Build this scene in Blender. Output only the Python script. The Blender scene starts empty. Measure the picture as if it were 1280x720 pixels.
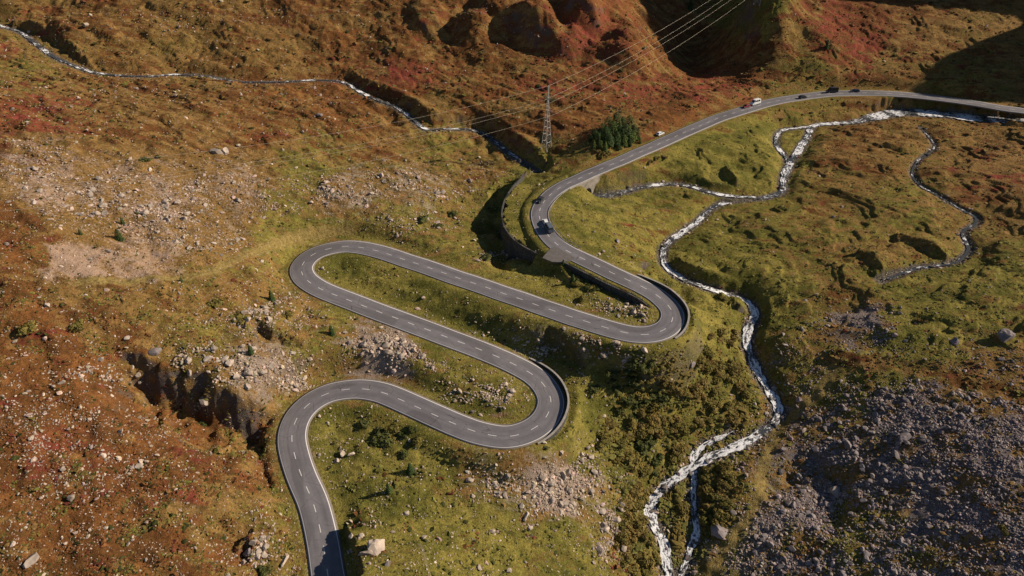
import bpy, bmesh, math, random
import numpy as np
from mathutils import Vector, Matrix

random.seed(7)
rng = np.random.default_rng(11)
R = math.radians
scene = bpy.context.scene
col = scene.collection

# ------------------------------------------------------------------ camera
CAM_H, PITCH, FPX = 143.0, R(35.0), 853.0
cp, sp = math.cos(PITCH), math.sin(PITCH)

def ray(px, py):
    a = (np.asarray(px, float) - 640.0) / FPX
    b = -(np.asarray(py, float) - 360.0) / FPX
    return a, cp + b * sp, -sp + b * cp          # direction with unit depth

def at(px, py, z):
    dx, dy, dz = ray(px, py)
    t = (np.asarray(z, float) - CAM_H) / dz
    return dx * t, dy * t

def project(x, y, z):
    zz = z - CAM_H
    dep = y * cp - zz * sp
    up = y * sp + zz * cp
    dep = np.maximum(dep, 1.0)
    return 640 + FPX * x / dep, 360 - FPX * up / dep, dep

cam_data = bpy.data.cameras.new('camera')
cam = bpy.data.objects.new('camera', cam_data)
col.objects.link(cam)
cam.location = (0, 0, CAM_H)
cam.rotation_euler = (R(90) - PITCH, 0, 0)
cam_data.sensor_width = 36.0
cam_data.lens = FPX / 1280 * 36.0
cam_data.clip_start = 1.0
cam_data.clip_end = 12000.0
scene.camera = cam

# ------------------------------------------------------------------ noise
_perm = {}
def perlin(x, y, seed=0):
    if seed not in _perm:
        r = np.random.default_rng(seed + 1000)
        p = r.permutation(256); _perm[seed] = (np.concatenate([p, p]), r.uniform(0, 2 * np.pi, 256))
    p, ang = _perm[seed]
    xi = np.floor(x).astype(np.int64); yi = np.floor(y).astype(np.int64)
    xf = x - xi; yf = y - yi
    u = xf * xf * xf * (xf * (xf * 6 - 15) + 10); v = yf * yf * yf * (yf * (yf * 6 - 15) + 10)
    def g(ix, iy, fx, fy):
        a = ang[p[(p[ix & 255] + iy) & 255]]
        return np.cos(a) * fx + np.sin(a) * fy
    n00 = g(xi, yi, xf, yf); n10 = g(xi + 1, yi, xf - 1, yf)
    n01 = g(xi, yi + 1, xf, yf - 1); n11 = g(xi + 1, yi + 1, xf - 1, yf - 1)
    return 1.5 * ((n00 * (1 - u) + n10 * u) * (1 - v) + (n01 * (1 - u) + n11 * u) * v)

def fbm(x, y, oct=4, seed=0, gain=0.5):
    s = 0; a = 1.0; f = 1.0
    for i in range(oct):
        s = s + a * perlin(x * f + 17.3 * i, y * f - 9.1 * i, seed + i); a *= gain; f *= 2.03
    return s

def sstep(a, b, x):
    t = np.clip((x - a) / (b - a), 0, 1)
    return t * t * (3 - 2 * t)

# ------------------------------------------------------------------ polylines
def catmull(P, step):
    P = np.asarray(P, float)
    out = []
    for i in range(len(P) - 1):
        p0 = P[max(i - 1, 0)]; p1 = P[i]; p2 = P[i + 1]; p3 = P[min(i + 2, len(P) - 1)]
        n = max(2, int(np.linalg.norm((p2 - p1)[:2]) / (step * 0.5)))
        t = np.linspace(0, 1, n, endpoint=False)[:, None]
        out.append(0.5 * ((2 * p1) + (-p0 + p2) * t + (2 * p0 - 5 * p1 + 4 * p2 - p3) * t ** 2 + (-p0 + 3 * p1 - 3 * p2 + p3) * t ** 3))
    out.append(P[-1:])
    Q = np.vstack(out)
    return resample(Q, step)

def resample(Q, step):
    d = np.concatenate([[0], np.cumsum(np.linalg.norm(np.diff(Q[:, :2], axis=0), axis=1))])
    n = max(3, int(d[-1] / step) + 1)
    s = np.linspace(0, d[-1], n)
    return np.stack([np.interp(s, d, Q[:, k]) for k in range(Q.shape[1])], 1)

def smooth(Q, n, cols=None):
    Q = Q.copy()
    cols = range(Q.shape[1]) if cols is None else cols
    for c in cols:
        for _ in range(n):
            a = Q[:, c]
            Q[1:-1, c] = 0.25 * a[:-2] + 0.5 * a[1:-1] + 0.25 * a[2:]
    return Q

def tangents(Q):
    T = np.gradient(Q[:, :2], axis=0)
    T /= np.maximum(np.linalg.norm(T, axis=1, keepdims=True), 1e-9)
    N = np.stack([-T[:, 1], T[:, 0]], 1)         # left of travel
    return T, N

def pxline(pts, step, sm=2):
    P = []
    for px, py, z, *rest in pts:
        x, y = at(px, py, z); P.append((x, y, z, *rest))
    return smooth(catmull(P, step), sm)

def keyed(pts, keys):
    """pts (px,py); keys {index: tuple}; linear interpolation along the polyline"""
    pts = np.asarray(pts, float)
    ks = sorted(keys); vals = np.array([keys[k] for k in ks], float)
    idx = np.arange(len(pts))
    return [(p[0], p[1], *[np.interp(i, ks, vals[:, c]) for c in range(vals.shape[1])]) for i, p in zip(idx, pts)]

# ------------------------------------------------------------------ road
ROAD_PX = [(426, 790), (416, 750), (410, 720), (403, 675), (392, 630), (379, 600), (371, 578), (365.5, 556), (365, 541), (369, 527), (377, 514), (390, 502), (409, 492),
 (431, 487), (453, 486), (476, 490), (494, 496.7), (518.7, 507.7), (546, 520), (573, 531.7), (600, 541), (632.7, 546), (661, 539), (681, 524), (689, 503), (682, 484),
 (667, 469), (643.7, 456), (622, 446), (600, 437), (579, 429), (558.7, 421.5), (538, 413.5), (517.7, 406), (498.7, 399), (478.7, 391.7), (459.7, 384.5), (440.5, 377), (423.7, 370.6), (404.6, 363),
 (390, 355), (379.7, 346), (376.6, 334.4), (385, 322.5), (401.5, 313.5), (428, 308), (449, 309), (470.6, 313.4), (490, 319.2), (508.7, 325.7), (528.7, 332), (548.7, 339), (568, 346), (588.7, 352.7),
 (608.7, 359.5), (628.7, 366.7), (651, 374), (672, 381.7), (693.7, 389), (715, 396.5), (733, 402), (749, 407), (770, 413), (792, 417.7), (815, 417.5), (834, 410), (841, 398), (839, 386.7), (829, 375.5),
 (817.7, 366.7), (802, 358), (784.7, 350), (767, 342), (751, 334), (735, 326.5), (720, 319.3), (706, 312), (694, 303.5), (684, 292.5), (676.6, 279.4), (674, 267), (678, 255), (688.6, 242.8), (697, 236.5), (707, 230.5), (717.5, 226),
 (728.6, 221), (739, 216), (749.4, 212), (760.5, 207), (771, 203), (781, 198.6), (799, 190.5), (818, 182.5), (838, 173.5), (857, 165), (878, 156), (897, 148), (916, 141.8), (935, 136), (953, 130.5), (972, 126), (991, 122.8), (1010, 120), (1029, 117.8), (1047, 116.6),
 (1085, 116.2), (1120, 117.4), (1153, 120.3), (1186, 124.3), (1220, 129.2), (1253, 135), (1280, 138.5), (1330, 147), (1400, 160)]
def ridx(px, py): return int(np.argmin([(a - px) ** 2 + (b - py) ** 2 for a, b in ROAD_PX]))
RK = {0: (-3.5, 8.2), 2: (-1, 8.2), ridx(379, 600): (0.8, 8.2), ridx(365, 541): (2, 8.6), ridx(409, 492): (2.8, 8.9), ridx(494, 497): (3.8, 9.0), ridx(600, 541): (5, 9.0), ridx(661, 539): (5.3, 8.8), ridx(689, 503): (5.7, 8.3),
      ridx(667, 469): (6.2, 8.5), ridx(517, 406): (8.8, 8.9), ridx(404, 363): (10.5, 9.0), ridx(376, 334): (11.2, 8.8), ridx(401, 313): (11.6, 9.0), ridx(470, 313): (12.0, 8.9), ridx(651, 374): (13.4, 8.9), ridx(770, 413): (14.6, 8.8),
      ridx(834, 410): (15.1, 8.3), ridx(841, 398): (15.4, 7.8), ridx(829, 375): (15.8, 8.2), ridx(735, 326): (17, 8.4), ridx(674, 267): (18.7, 7.1), ridx(717, 226): (20, 7.4), ridx(857, 165): (22, 8.2), ridx(1047, 117): (24, 8.6), len(ROAD_PX) - 1: (24, 8.6)}
road = pxline(keyed(ROAD_PX, RK), 0.5, 14)
road = smooth(road, 120, [2, 3])
rT, rN = tangents(road)
def road_near(x, y): return int(np.argmin((road[:, 0] - x) ** 2 + (road[:, 1] - y) ** 2))
def road_px(px, py):
    """index of the road sample seen nearest a pixel"""
    u, v, _ = project(road[:, 0], road[:, 1], road[:, 2])
    return int(np.argmin((u - px) ** 2 + (v - py) ** 2))

# ------------------------------------------------------------------ streams (px,py) + (z,width)
S_MAIN = [(1420, 172), (1350, 160), (1300, 154), (1260, 151), (1225, 148), (1190, 143.5), (1155, 141), (1120, 141), (1095, 146), (1070, 152), (1045, 154), (1016, 157), (1010, 170), (1000, 185), (990, 200), (984, 212), (979, 225), (977, 240), (955, 247), (930, 250), (903, 254), (886, 263),
 (870, 278), (850, 292), (835, 303), (828, 316), (831, 331), (846, 344), (872, 356), (900, 365), (922, 371), (938, 380), (943, 396), (936, 414), (933, 430), (939, 445), (945, 460), (952, 475), (963, 491), (971, 507), (974, 518), (960, 535), (940, 548), (915, 560), (890, 570), (868, 582), (845, 597), (825, 615), (811, 633), (817, 655), (826, 668), (831, 685), (833, 703), (837, 728), (842, 760), (850, 800)]
def k(lst, d):
    out = {}
    for (a, b), v in d.items(): out[int(np.argmin([(p[0] - a) ** 2 + (p[1] - b) ** 2 for p in lst]))] = v
    return out
streams = {}
streams['main'] = keyed(S_MAIN, k(S_MAIN, {(1420, 172): (19.5, 8), (1260, 151): (19, 8), (1155, 141): (18.6, 8), (1095, 146): (18.0, 6), (1016, 157): (17, 3.4), (984, 212): (14, 4.0), (977, 240): (12.5, 3.2), (903, 254): (11, 2.6), (828, 316): (8, 2.8), (900, 365): (4, 3.0), (943, 396): (0.5, 3.4), (939, 445): (-3, 3.0), (974, 518): (-8, 3.4), (890, 570): (-10.5, 2.8), (811, 633): (-14, 3.0), (833, 703): (-17, 2.6), (850, 800): (-21, 3)}))
S_BR = [(1018, 157), (1000, 159.5), (985, 161), (974, 165), (970, 174), (972, 184), (979, 192), (985, 202), (983, 212)]
streams['side_arm'] = keyed(S_BR, {0: (17, 2.2), 4: (15.8, 2.2), 8: (14, 2.4)})
S_LOW = [(918, 538), (900, 547), (885, 553), (871, 564), (865, 576), (868, 586), (866, 596), (867, 618), (868, 640), (871, 664), (862, 690), (853, 716), (846, 745)]
streams['lower_arm'] = keyed(S_LOW, {0: (-9.6, 1.2), 3: (-11.4, 2.0), 6: (-12.6, 1.7), 8: (-14.6, 1.5), 10: (-16.6, 1.9), 12: (-18.6, 1.9)})
S_LEFT = [(-90, -8), (-40, 15), (0, 32), (25, 40), (48, 57), (70, 72), (95, 83), (125, 92), (180, 95), (220, 93), (260, 96), (300, 102), (350, 102), (400, 100), (430, 103), (447, 113), (470, 124), (495, 134), (515, 148), (532, 161), (560, 161), (590, 162), (610, 170), (625, 182), (645, 197), (662, 208), (672, 215)]
streams['left'] = keyed(S_LEFT, k(S_LEFT, {(-90, -8): (60, 2.2), (0, 32): (52, 2.2), (125, 92): (40, 2.2), (300, 102): (34.5, 2.0), (430, 103): (31, 2.0), (532, 161): (22, 2.2), (610, 170): (18, 2.0), (662, 208): (14.2, 2.2), (672, 215): (14, 2.2)}))
S_CUL = [(711, 241), (722, 241.5), (740, 244.5), (760, 244), (780, 240), (800, 234), (825, 230.5), (845, 230), (868, 234), (885, 239.5), (905, 244), (925, 246), (945, 246.5)]
streams['culvert'] = keyed(S_CUL, {0: (14.0, 2.6), 3: (13.6, 4.2), 6: (13.2, 2.6), 9: (12.6, 2.4), 12: (12.1, 2.4)})
S_BRK = [(1150, 158), (1158, 168), (1168, 182), (1158, 193), (1146, 202), (1140, 217), (1150, 232), (1166, 241), (1186, 253), (1206, 264), (1218, 270), (1220, 279), (1204, 290), (1208, 303), (1211, 313), (1196, 327), (1173, 332), (1146, 335), (1126, 342), (1100, 351)]
streams['brook'] = keyed(S_BRK, {0: (18.3, .4), 5: (16, .6), 11: (13, 1.2), 15: (11.2, 1.1), 19: (9.4, 1.6)})
for v_ in streams.values():
    for i_, p_ in enumerate(v_): v_[i_] = (*p_[:3], p_[3] * (1.0 if p_[0] > 1080 and p_[1] < 160 and len(v_) > 25 else .72 if p_[1] > 385 else .60))
stream_pts = {n: smooth(pxline(v, 0.6, 6), 30, [2]) for n, v in streams.items()}

# ------------------------------------------------------------------ terrain control heights
CTRL = [ # px, py, z
 (0,715,11),(150,715,8.5),(290,715,3.5),(335,640,2.6),(0,600,17),(150,600,13),(270,600,7),(0,500,23),(110,490,20.5),(60,440,26),
 (250,520,9.5),(200,500,13.5),(320,530,5),(150,470,19),(330,470,11.5),(290,455,16.5),(230,440,19.5),(165,425,23),
 (380,455,9.5),(400,430,10.5),(330,400,16.5),(250,400,21),(100,410,27),(0,400,31),(0,300,38),(100,300,33.5),(200,310,28),(290,335,20.5),(330,300,19),(400,275,17.5),(480,272,16.5),
 (540,290,14.5),(600,330,13.4),(650,350,13.6),(500,300,14),(540,240,17),(480,240,19.5),(560,262,13.5),(598,250,11.6),(604,285,10.6),(625,310,11),(655,325,12.6),(580,300,13),(610,220,14.5),
 (0,200,44),(120,200,38.5),(250,200,31.5),(350,220,25),(450,200,21.5),(560,200,16.4),(0,110,47),(120,130,41.5),(250,130,36),(380,140,31),(470,160,24.5),(560,180,18.0),
 (60,40,53),(160,60,46.5),(300,70,42),(400,70,39),(470,95,33),(540,130,28.5),(600,140,26),(640,150,25),(740,170,24),(690,150,26),
 (0,0,60),(150,0,60),(300,0,59),(450,0,58),(520,50,44),(600,100,31.5),(600,55,42),(600,0,57),(660,60,41),(700,85,34),(720,0,59),(760,40,47),(790,0,52),(740,110,29.5),(830,120,26),
 (840,70,27),(875,50,28),(870,90,24.5),(920,95,24.5),(860,0,42),(895,0,38),(955,70,33),(945,30,44),(960,0,53),(990,90,29.5),(1000,60,37),(1040,20,48),(1060,85,31),(1120,60,37),(1120,0,53),(1200,70,34),(1250,0,52),(1250,90,30),
 (920,118,24.5),(1000,105,26.5),(1100,103,27),(1200,112,26.5),(780,160,24),(860,145,24.5),
 (900,200,16.5),(850,200,18),(800,205,18.8),(940,170,20.5),(940,210,15),(990,140,21),(1050,135,20.5),(1150,130,20.5),(820,260,14),(760,255,15.6),(720,262,17.3),(780,290,14.5),(800,320,12.5),(740,290,16.2),(830,350,12),(870,320,8.5),(850,215,16.2),
 (1050,200,16.6),(1100,200,17),(1100,270,14),(1050,290,12.2),(1000,300,11),(960,280,11.8),(1280,200,18.5),(1280,250,17),(1280,350,14.5),(1200,220,17.5),(1150,290,13),(1150,400,9),(1060,390,6.5),(985,420,3.2),(1000,350,8),(930,310,9.5),(900,335,8.2),(945,350,7.5),(1230,420,10.5),(1180,350,11.5),
 (880,400,8),(900,430,1.5),(870,470,.5),(960,440,.5),(980,480,-3),(800,440,10.5),(760,450,9.2),(720,440,9.8),(720,480,5),(760,520,-.5),(800,520,-2.5),(850,520,-5),(900,520,-6.5),(930,470,-2),
 (740,570,-3.5),(700,580,-1.5),(640,585,.6),(560,570,2),(500,540,2.6),(440,540,2),(430,600,1.5),(470,620,2.2),(520,620,.8),(600,640,-1),(680,660,-5),(740,640,-8),(780,610,-9.5),(780,690,-13.5),(700,710,-8),(600,710,-3),(520,700,1.5),(475,690,4),(480,720,4.5),(500,760,3),(700,760,-10),
 (850,640,-13.5),(880,700,-14.5),(900,620,-10.5),(930,600,-8.5),(880,760,-18),(960,560,-7.5),
 (1020,500,-3.2),(1000,560,-6.5),(1100,460,4.5),(1200,480,8),(1280,500,11),(1080,540,-.5),(1180,560,5),(1280,580,10.5),(1000,640,-8),(1080,620,-3.5),(1180,640,3),(1280,650,9),(960,700,-11.5),(1060,720,-6.5),(1160,715,-1),(1280,720,6),(1000,780,-12),(1280,790,5),
 (490,450,8),(540,470,7.2),(600,470,6.7),(620,500,5.8),(560,500,5.2),(450,450,8.6),(500,475,5.2),(520,440,8.4),
 (460,345,11.3),(520,360,11),(600,390,11.6),(680,420,11),(740,430,11),(660,440,9),(600,415,10),(430,335,11.3),
 (720,350,13.2),(760,370,13.6),(800,395,14),(760,395,13.8),(700,360,13.3),(690,335,13.2),
 (350,340,15.5),(345,380,13.5),(420,400,11.8)]
WCTRL = [(-340,60,30),(-330,160,48),(-340,260,70),(-330,380,92),(-300,470,110),(-150,470,92),(0,480,92),(60,520,100),(160,520,92),(240,470,66),(330,470,58),(300,60,30),(320,150,30),(340,240,30),(330,320,32),(300,400,42),
 (0,20,-8),(-120,20,10),(120,20,-10),(-240,60,24),(200,60,10),(0,-100,-15),(0,700,170),(-500,300,140),(600,300,110),(-400,-100,40),(400,-100,40)]
C = []
for px, py, z in CTRL:
    x, y = at(px, py, z); C.append((x, y, z))
C += WCTRL
for i in range(0, len(road), 16): C.append(tuple(road[i, :3]))
for n, q in stream_pts.items():
    for i in range(0, len(q), 14): C.append((q[i, 0], q[i, 1], q[i, 2] + .5))
C = np.array(C, float)
def kern(r2): return np.sqrt(r2 + 81.0)
d2 = ((C[:, None, :2] - C[None, :, :2]) ** 2).sum(2)
n = len(C)
A = np.zeros((n + 3, n + 3))
A[:n, :n] = kern(d2) - 3.0 * np.eye(n)
A[:n, n] = 1; A[:n, n + 1:] = C[:, :2] / 300.0
A[n, :n] = 1; A[n + 1:, :n] = (C[:, :2] / 300.0).T
W = np.linalg.solve(A, np.concatenate([C[:, 2], [0, 0, 0]]))
def base_h(x, y):
    s = x.shape; x = x.ravel(); y = y.ravel(); out = np.empty(len(x))
    for i in range(0, len(x), 20000):
        xx = x[i:i + 20000]; yy = y[i:i + 20000]
        r2 = (xx[:, None] - C[None, :, 0]) ** 2 + (yy[:, None] - C[None, :, 1]) ** 2
        out[i:i + 20000] = kern(r2) @ W[:n] + W[n] + (xx * W[n + 1] + yy * W[n + 2]) / 300.0
    return out.reshape(s)

def grow(a, sgn, end):
    out = []; st = 1.0; v = a
    while abs(v) < abs(end): v += sgn * st; out.append(v); st *= 1.28
    return out
xf = list(np.arange(-262, 292, 0.46))
xs = np.array(grow(xf[0], -1, -3500)[::-1] + xf + grow(xf[-1], 1, 3500))
yf = [78.0]
while yf[-1] < 470: yf.append(yf[-1] + 0.42 + 0.0011 * (yf[-1] - 78))
ys = np.array(grow(yf[0], -1, -700)[::-1] + yf + grow(yf[-1], 1, 4500))
X, Y = np.meshgrid(xs, ys)
H = base_h(np.clip(X, -420, 520), np.clip(Y, -150, 620))
far = sstep(0, 1200, np.maximum(np.maximum(-X - 420, X - 520), np.maximum(Y - 620, 0)))
H = H + far * (150 + 120 * fbm(X / 400, Y / 400, 3, 5))

def near(Q, rad):
    """distance, index, signed side (+ left of travel) of the nearest polyline sample, in a band"""
    D = np.full(X.shape, 1e6); I = np.zeros(X.shape, np.int32)
    for i in range(len(Q)):
        a, b = np.searchsorted(xs, [Q[i, 0] - rad, Q[i, 0] + rad]); c, d = np.searchsorted(ys, [Q[i, 1] - rad, Q[i, 1] + rad])
        if a == b or c == d: continue
        dd = (X[c:d, a:b] - Q[i, 0]) ** 2 + (Y[c:d, a:b] - Q[i, 1]) ** 2
        m = dd < D[c:d, a:b]
        D[c:d, a:b][m] = dd[m]; I[c:d, a:b][m] = i
    D = np.sqrt(D)
    T, N = tangents(Q)
    side = (X - Q[I, 0]) * N[I, 0] + (Y - Q[I, 1]) * N[I, 1]
    return D, I, side

PX, PY, DEP = project(X, Y, H)
RD, RI, RSIDE = near(road, 26.0)
RHW = road[RI, 3] / 2
SD = np.full(X.shape, 1e6)
scarve = {}
for nme, q in stream_pts.items():
    d, i, s = near(q, 14.0)
    scarve[nme] = (d, i)
    SD = np.minimum(SD, d - q[i, 3] / 2)

# ------------------------------------------------------------------ relief
def blob(px, py, z, rx, ry, ang=0):
    x0, y0 = at(px, py, z)
    dx = X - x0; dy = Y - y0
    ca, sa = math.cos(ang), math.sin(ang)
    return (dx * ca + dy * sa) / rx, (-dx * sa + dy * ca) / ry

steep = sstep(345, 375, Y + 0.12 * np.abs(X)) 
steep = np.maximum(steep, sstep(60, 20, PY) * sstep(320, 350, Y))
free = sstep(2.5, 12, RD - RHW) * sstep(0.5, 9, SD)
# hummocks, drawn out along the fall of the ground
ca, sa = math.cos(R(-28)), math.sin(R(-28))
U = X * ca + Y * sa; V = -X * sa + Y * ca
rel = 1.5 * fbm(U / 46, V / 26, 3, 20) + 0.75 * fbm(U / 17, V / 8.0, 3, 30)
rug = 0.42 * fbm(X / 4.2, Y / 3.4, 3, 40)
leftw = sstep(640, 300, PX) * sstep(60, 200, PY)
meadow = sstep(780, 900, PX) * sstep(480, 420, PY)
amp = 0.38 + 0.6 * leftw + 0.2 * meadow
H = H + rel * free * amp
H = H + (1 - .5 * meadow) * rug * sstep(.8, 6, RD - RHW) * sstep(0.2, 4, SD)
# terraces of the valley floor: broken low scarps
t = fbm(X / 24, Y / 17, 3, 60)
H = H + .85 * free * meadow * (sstep(-.04, .05, t) + 0.7 * sstep(.28, .35, t) + .6 * sstep(-.4, -.33, t))
t = fbm(U / 40, V / 14, 3, 66)
upl = sstep(330, 110, PY) * sstep(950, 800, PX) * (1 - .6 * sstep(180, 250, PY) * sstep(600, 400, PX))
H = H + .85 * free * upl * (sstep(-.03, .06, t) + .7 * sstep(.3, .38, t) + .7 * sstep(-.4, -.3, t))
# crags of the upper mountain side
rg = 1 - np.abs(fbm(U / 52, V / 30, 4, 70, .55))
crag = steep * sstep(470, 560, PX) * sstep(900, 800, PX)
H = H + steep * 1.7 * (fbm(U / 38, V / 22, 4, 80)) * free * (1 - .6 * sstep(960, 1060, PX)) + crag * 1.6 * (sstep(.35, 1.1, rg) - .45) * free

def bump(px, py, z, rx, ry, h, ang=0, p=2.0):
    global H
    a, b = blob(px, py, z, rx, ry, ang)
    H = H + h * np.exp(-np.power(a * a + b * b, p / 2)) * sstep(1, 6, RD - RHW)
# spurs and buttresses above the far slope (their left faces drop steeply into shade)
bump(670, 40, 46, 11, 13, 11, R(20), 4); bump(625, 22, 50, 12, 14, 9, R(20), 4); bump(705, 62, 40, 9, 9, 7, 0, 4)
bump(590, 48, 43, 9, 12, 7, R(30), 4); bump(730, 20, 52, 10, 16, 8, 0, 4); bump(535, 25, 50, 10, 12, 6, R(20), 4)
bump(790, 60, 40, 11, 18, 7, R(-10), 3)
bump(962, 14, 50, 13, 30, 19, R(-12), 2.6)
bump(872, 62, 27, 15, 34, -9, R(-12), 2.4)
bump(1015, 35, 46, 16, 22, 5, 0, 2)
H = H + 40 * np.exp(-(((X - 168) / 24) ** 2 + ((Y - 478) / 44) ** 2) ** 1.3)  # peak above the frame, added so its shadow fills the ravine
H = H + 138 * np.exp(-(((X - 346) / 44) ** 2 + ((Y - 474) / 46) ** 2) ** 1.5)  # unseen peak off to the right, added to shade the upper right slope
# mountain out of the frame to the right; its shade lies on the far end of the road
x0, y0, MH = 414.0, 382.0, 76.0
H = H + MH * np.exp(-(((X - x0) / 55) ** 2 + ((Y - y0) / 45) ** 2) ** 1.4)

# road bed
inculv = (scarve['culvert'][0] < 2.6) & (RSIDE < 0.2)
w = 1 - sstep(RHW + 1.3, RHW + 7.5, RD)
w[inculv] = 0
zr = road[RI, 2]
H = H * (1 - w) + (zr - 0.03) * w
cut = (RD < RHW + 0.12) & ~inculv
H[cut] = np.minimum(H, zr - 0.10)[cut]

# scarps: polyline (px,py,z of the upper edge), drop, which side lies low
def scarp(pts, drop, low=1, rise=0.30, fall=0.30, rad=26.0, lift=True, sm=3, guard=True, width=1.05, wk=1.0):
    """pts: (px,py,ztop,strength). The low side (+1 left of travel) is cut down, the high side is raised to the edge."""
    global H
    q = pxline(pts, 0.5, sm)
    d, i, s = near(q, rad)
    inb = (d < rad) & (i > 1) & (i < len(q) - 2)
    st = q[i, 3]
    s = s * low
    g = (RD > RHW + .4) if guard else np.ones_like(inb)
    g = g & (SD > 0.0)
    wob = wk * (1.3 * fbm(X / 7, Y / 7, 2, 96) + 0.7 * fbm(X / 2.2, Y / 2.2, 2, 97))
    dd = np.where(s > 0, d, -d) - wob
    run = width * drop
    brk = 1 + .35 * fbm(X / 9, Y / 9, 2, 98)
    lo = inb & (dd > 0) & g
    f = sstep(0, 1, dd / run)
    tgt = q[i, 2] - drop * st * brk * f + rise * np.maximum(dd - run, 0) + .8 * np.maximum(0, d - .6 * rad)
    H[lo] = np.minimum(H, tgt)[lo]
    if lift:
        m = lo & (dd < run)
        H[m] = np.maximum(H, tgt)[m]
        hi = inb & (dd <= 0) & g & (RD > RHW + 1.2)
        H[hi] = np.maximum(H, q[i, 2] - (1 - st) * 6 - fall * np.abs(dd))[hi]
    return q

def trough(pts, depth, w1=5.0, w2=9.0, w3=22.0, low=1, rad=26.0):
    """a hollow beside a polyline: steep from the edge down, easing out on the far side"""
    global H
    q = pxline(pts, 0.5, 6); d, i, s = near(q, rad)
    wob = 2.0 * fbm(X / 8, Y / 8, 2, 86) + .9 * fbm(X / 2.6, Y / 2.6, 2, 87)
    dd = np.where(s * low > 0, d, -d) - wob
    ch = q[-1, :2] - q[0, :2]; L_ = np.linalg.norm(ch); ch = ch / L_
    tt = ((X - q[0, 0]) * ch[0] + (Y - q[0, 1]) * ch[1]) / L_ + .05 * fbm(X / 6, Y / 6, 2, 89)
    e = sstep(-.12, .22, tt) * sstep(1.08, .86, tt)
    g = sstep(0, w1, dd) * (1 - sstep(w2, w3, dd)) * (d < rad) * (np.abs(tt - .5) < .75) * sstep(1.0, 5.0, RD - RHW) * e * (1 + .25 * fbm(X / 5, Y / 5, 2, 88))
    H = H - depth * g
# hand-drawn scarps
trough([(152,432,22.5,.6),(170,433,22,.9),(195,438,21.5,1),(225,446,20,1),(250,455,19,1),(275,468,17,1),(300,475,15.5,1),(322,479,14,1),(338,482,12.6,.7)], 8.8, 5.5, 9.0, 22.0, -1)
trough([(334,540,3.4,1),(334,550,3.2,1),(336,570,2.8,1),(344,605,2.2,1)], 1.8, 1.6, 2.6, 6.5, -1, 12)
trough([(316,655,3,1),(308,675,3.2,1),(303,705,3.6,1)], 2.6, 2.4, 4.0, 11.0, -1, 16)
bank = scarp([(440,87,35.5,.4),(475,103,33,1),(515,121,30,1),(540,137,28,1),(572,139,26,1),(610,144,24.8,1),(635,160,23.4,1),(660,176,22.3,1),(686,192,21.2,.5)], 8.0, low=-1, rise=.1, fall=.25)
scarp([(10,12,59,.4),(50,28,54,1),(90,58,48,1),(120,78,45,.6)], 3.6, low=-1, rise=.2, fall=.3)
scarp([(218,72,44,.3),(240,74,43.5,1),(275,86,40.5,1),(300,96,38,.4)], 4.5, low=-1, rise=.3, fall=.3)
scarp([(842,318,10,.3),(862,330,10,1),(890,345,9.3,1),(925,360,8.0,1),(948,375,6.2,1),(956,400,4.5,.6)], 4.2, low=-1, rise=.1, fall=.25)
scarp([(1070,308,14,.3),(1085,312,14.2,1),(1100,325,13.5,1),(1102,340,12.5,.5)], 2.8, low=-1, rise=.1, fall=.2)
scarp([(1118,290,15,.3),(1145,296,15,1),(1175,308,14.5,1),(1190,322,13,.5)], 2.8, low=-1, rise=.1, fall=.2)
scarp([(905,205,17.8,.4),(915,212,17.8,1),(926,226,16.5,.6)], 3.2, low=-1, rise=.15, fall=.3)
trough([(985,552,-2.8,.6),(1015,548,-1.8,1),(1050,562,-1.2,1),(1075,590,-2,.8),(1085,612,-2.6,.4)], 2.6, 6.0, 8.0, 20.0, -1)
scarp([(300,405,19,.3),(318,398,18.6,1),(350,412,15.6,1),(385,425,13,.5)], 3.0, low=-1, rise=.25, fall=.3)
cutbank = scarp([(431,648,2.6,.25),(437,660,3.2,.8),(443,675,3.8,1),(447,690,4.5,1),(451,705,6.6,1),(454,722,8.4,1),(462,760,9,1)], 4.0, low=-1, rise=0.0, fall=.16, rad=14, sm=1, width=.25, wk=.3)
# embankment behind the big curved wall
WALL_PX = [(664,207,19.6,.25),(652,221,18.6,.6),(640,236,18.1,.9),(632,250,17.8,1),(628.5,264,17.6,1),(630,279,17.4,1),(637,292,17.2,1),(648,303,17,.95),(660,310,16.8,.8),(673,316,16.6,.5)]
wallq = scarp(WALL_PX, 7.4, low=-1, rise=.05, fall=.0, rad=15, sm=2, width=.05)
# stream beds
for nme, q in stream_pts.items():
    d, i = scarve[nme]
    hw = q[i, 3] / 2 * (1 + 0.55 * fbm(X / 5, Y / 5, 2, 90))
    w = 1 - sstep(hw + .2, hw + (2.5 if nme == 'brook' else 7.0 if nme == 'left' else 4.5), d)
    bed = q[i, 2] - 0.32 + 0.30 * fbm(X / 1.6, Y / 1.6, 2, 93)
    if nme == 'culvert': w = w * sstep(-.5, .5, (X - at(709, 240, 14)[0]))
    H = H * (1 - w) + bed * w
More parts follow.
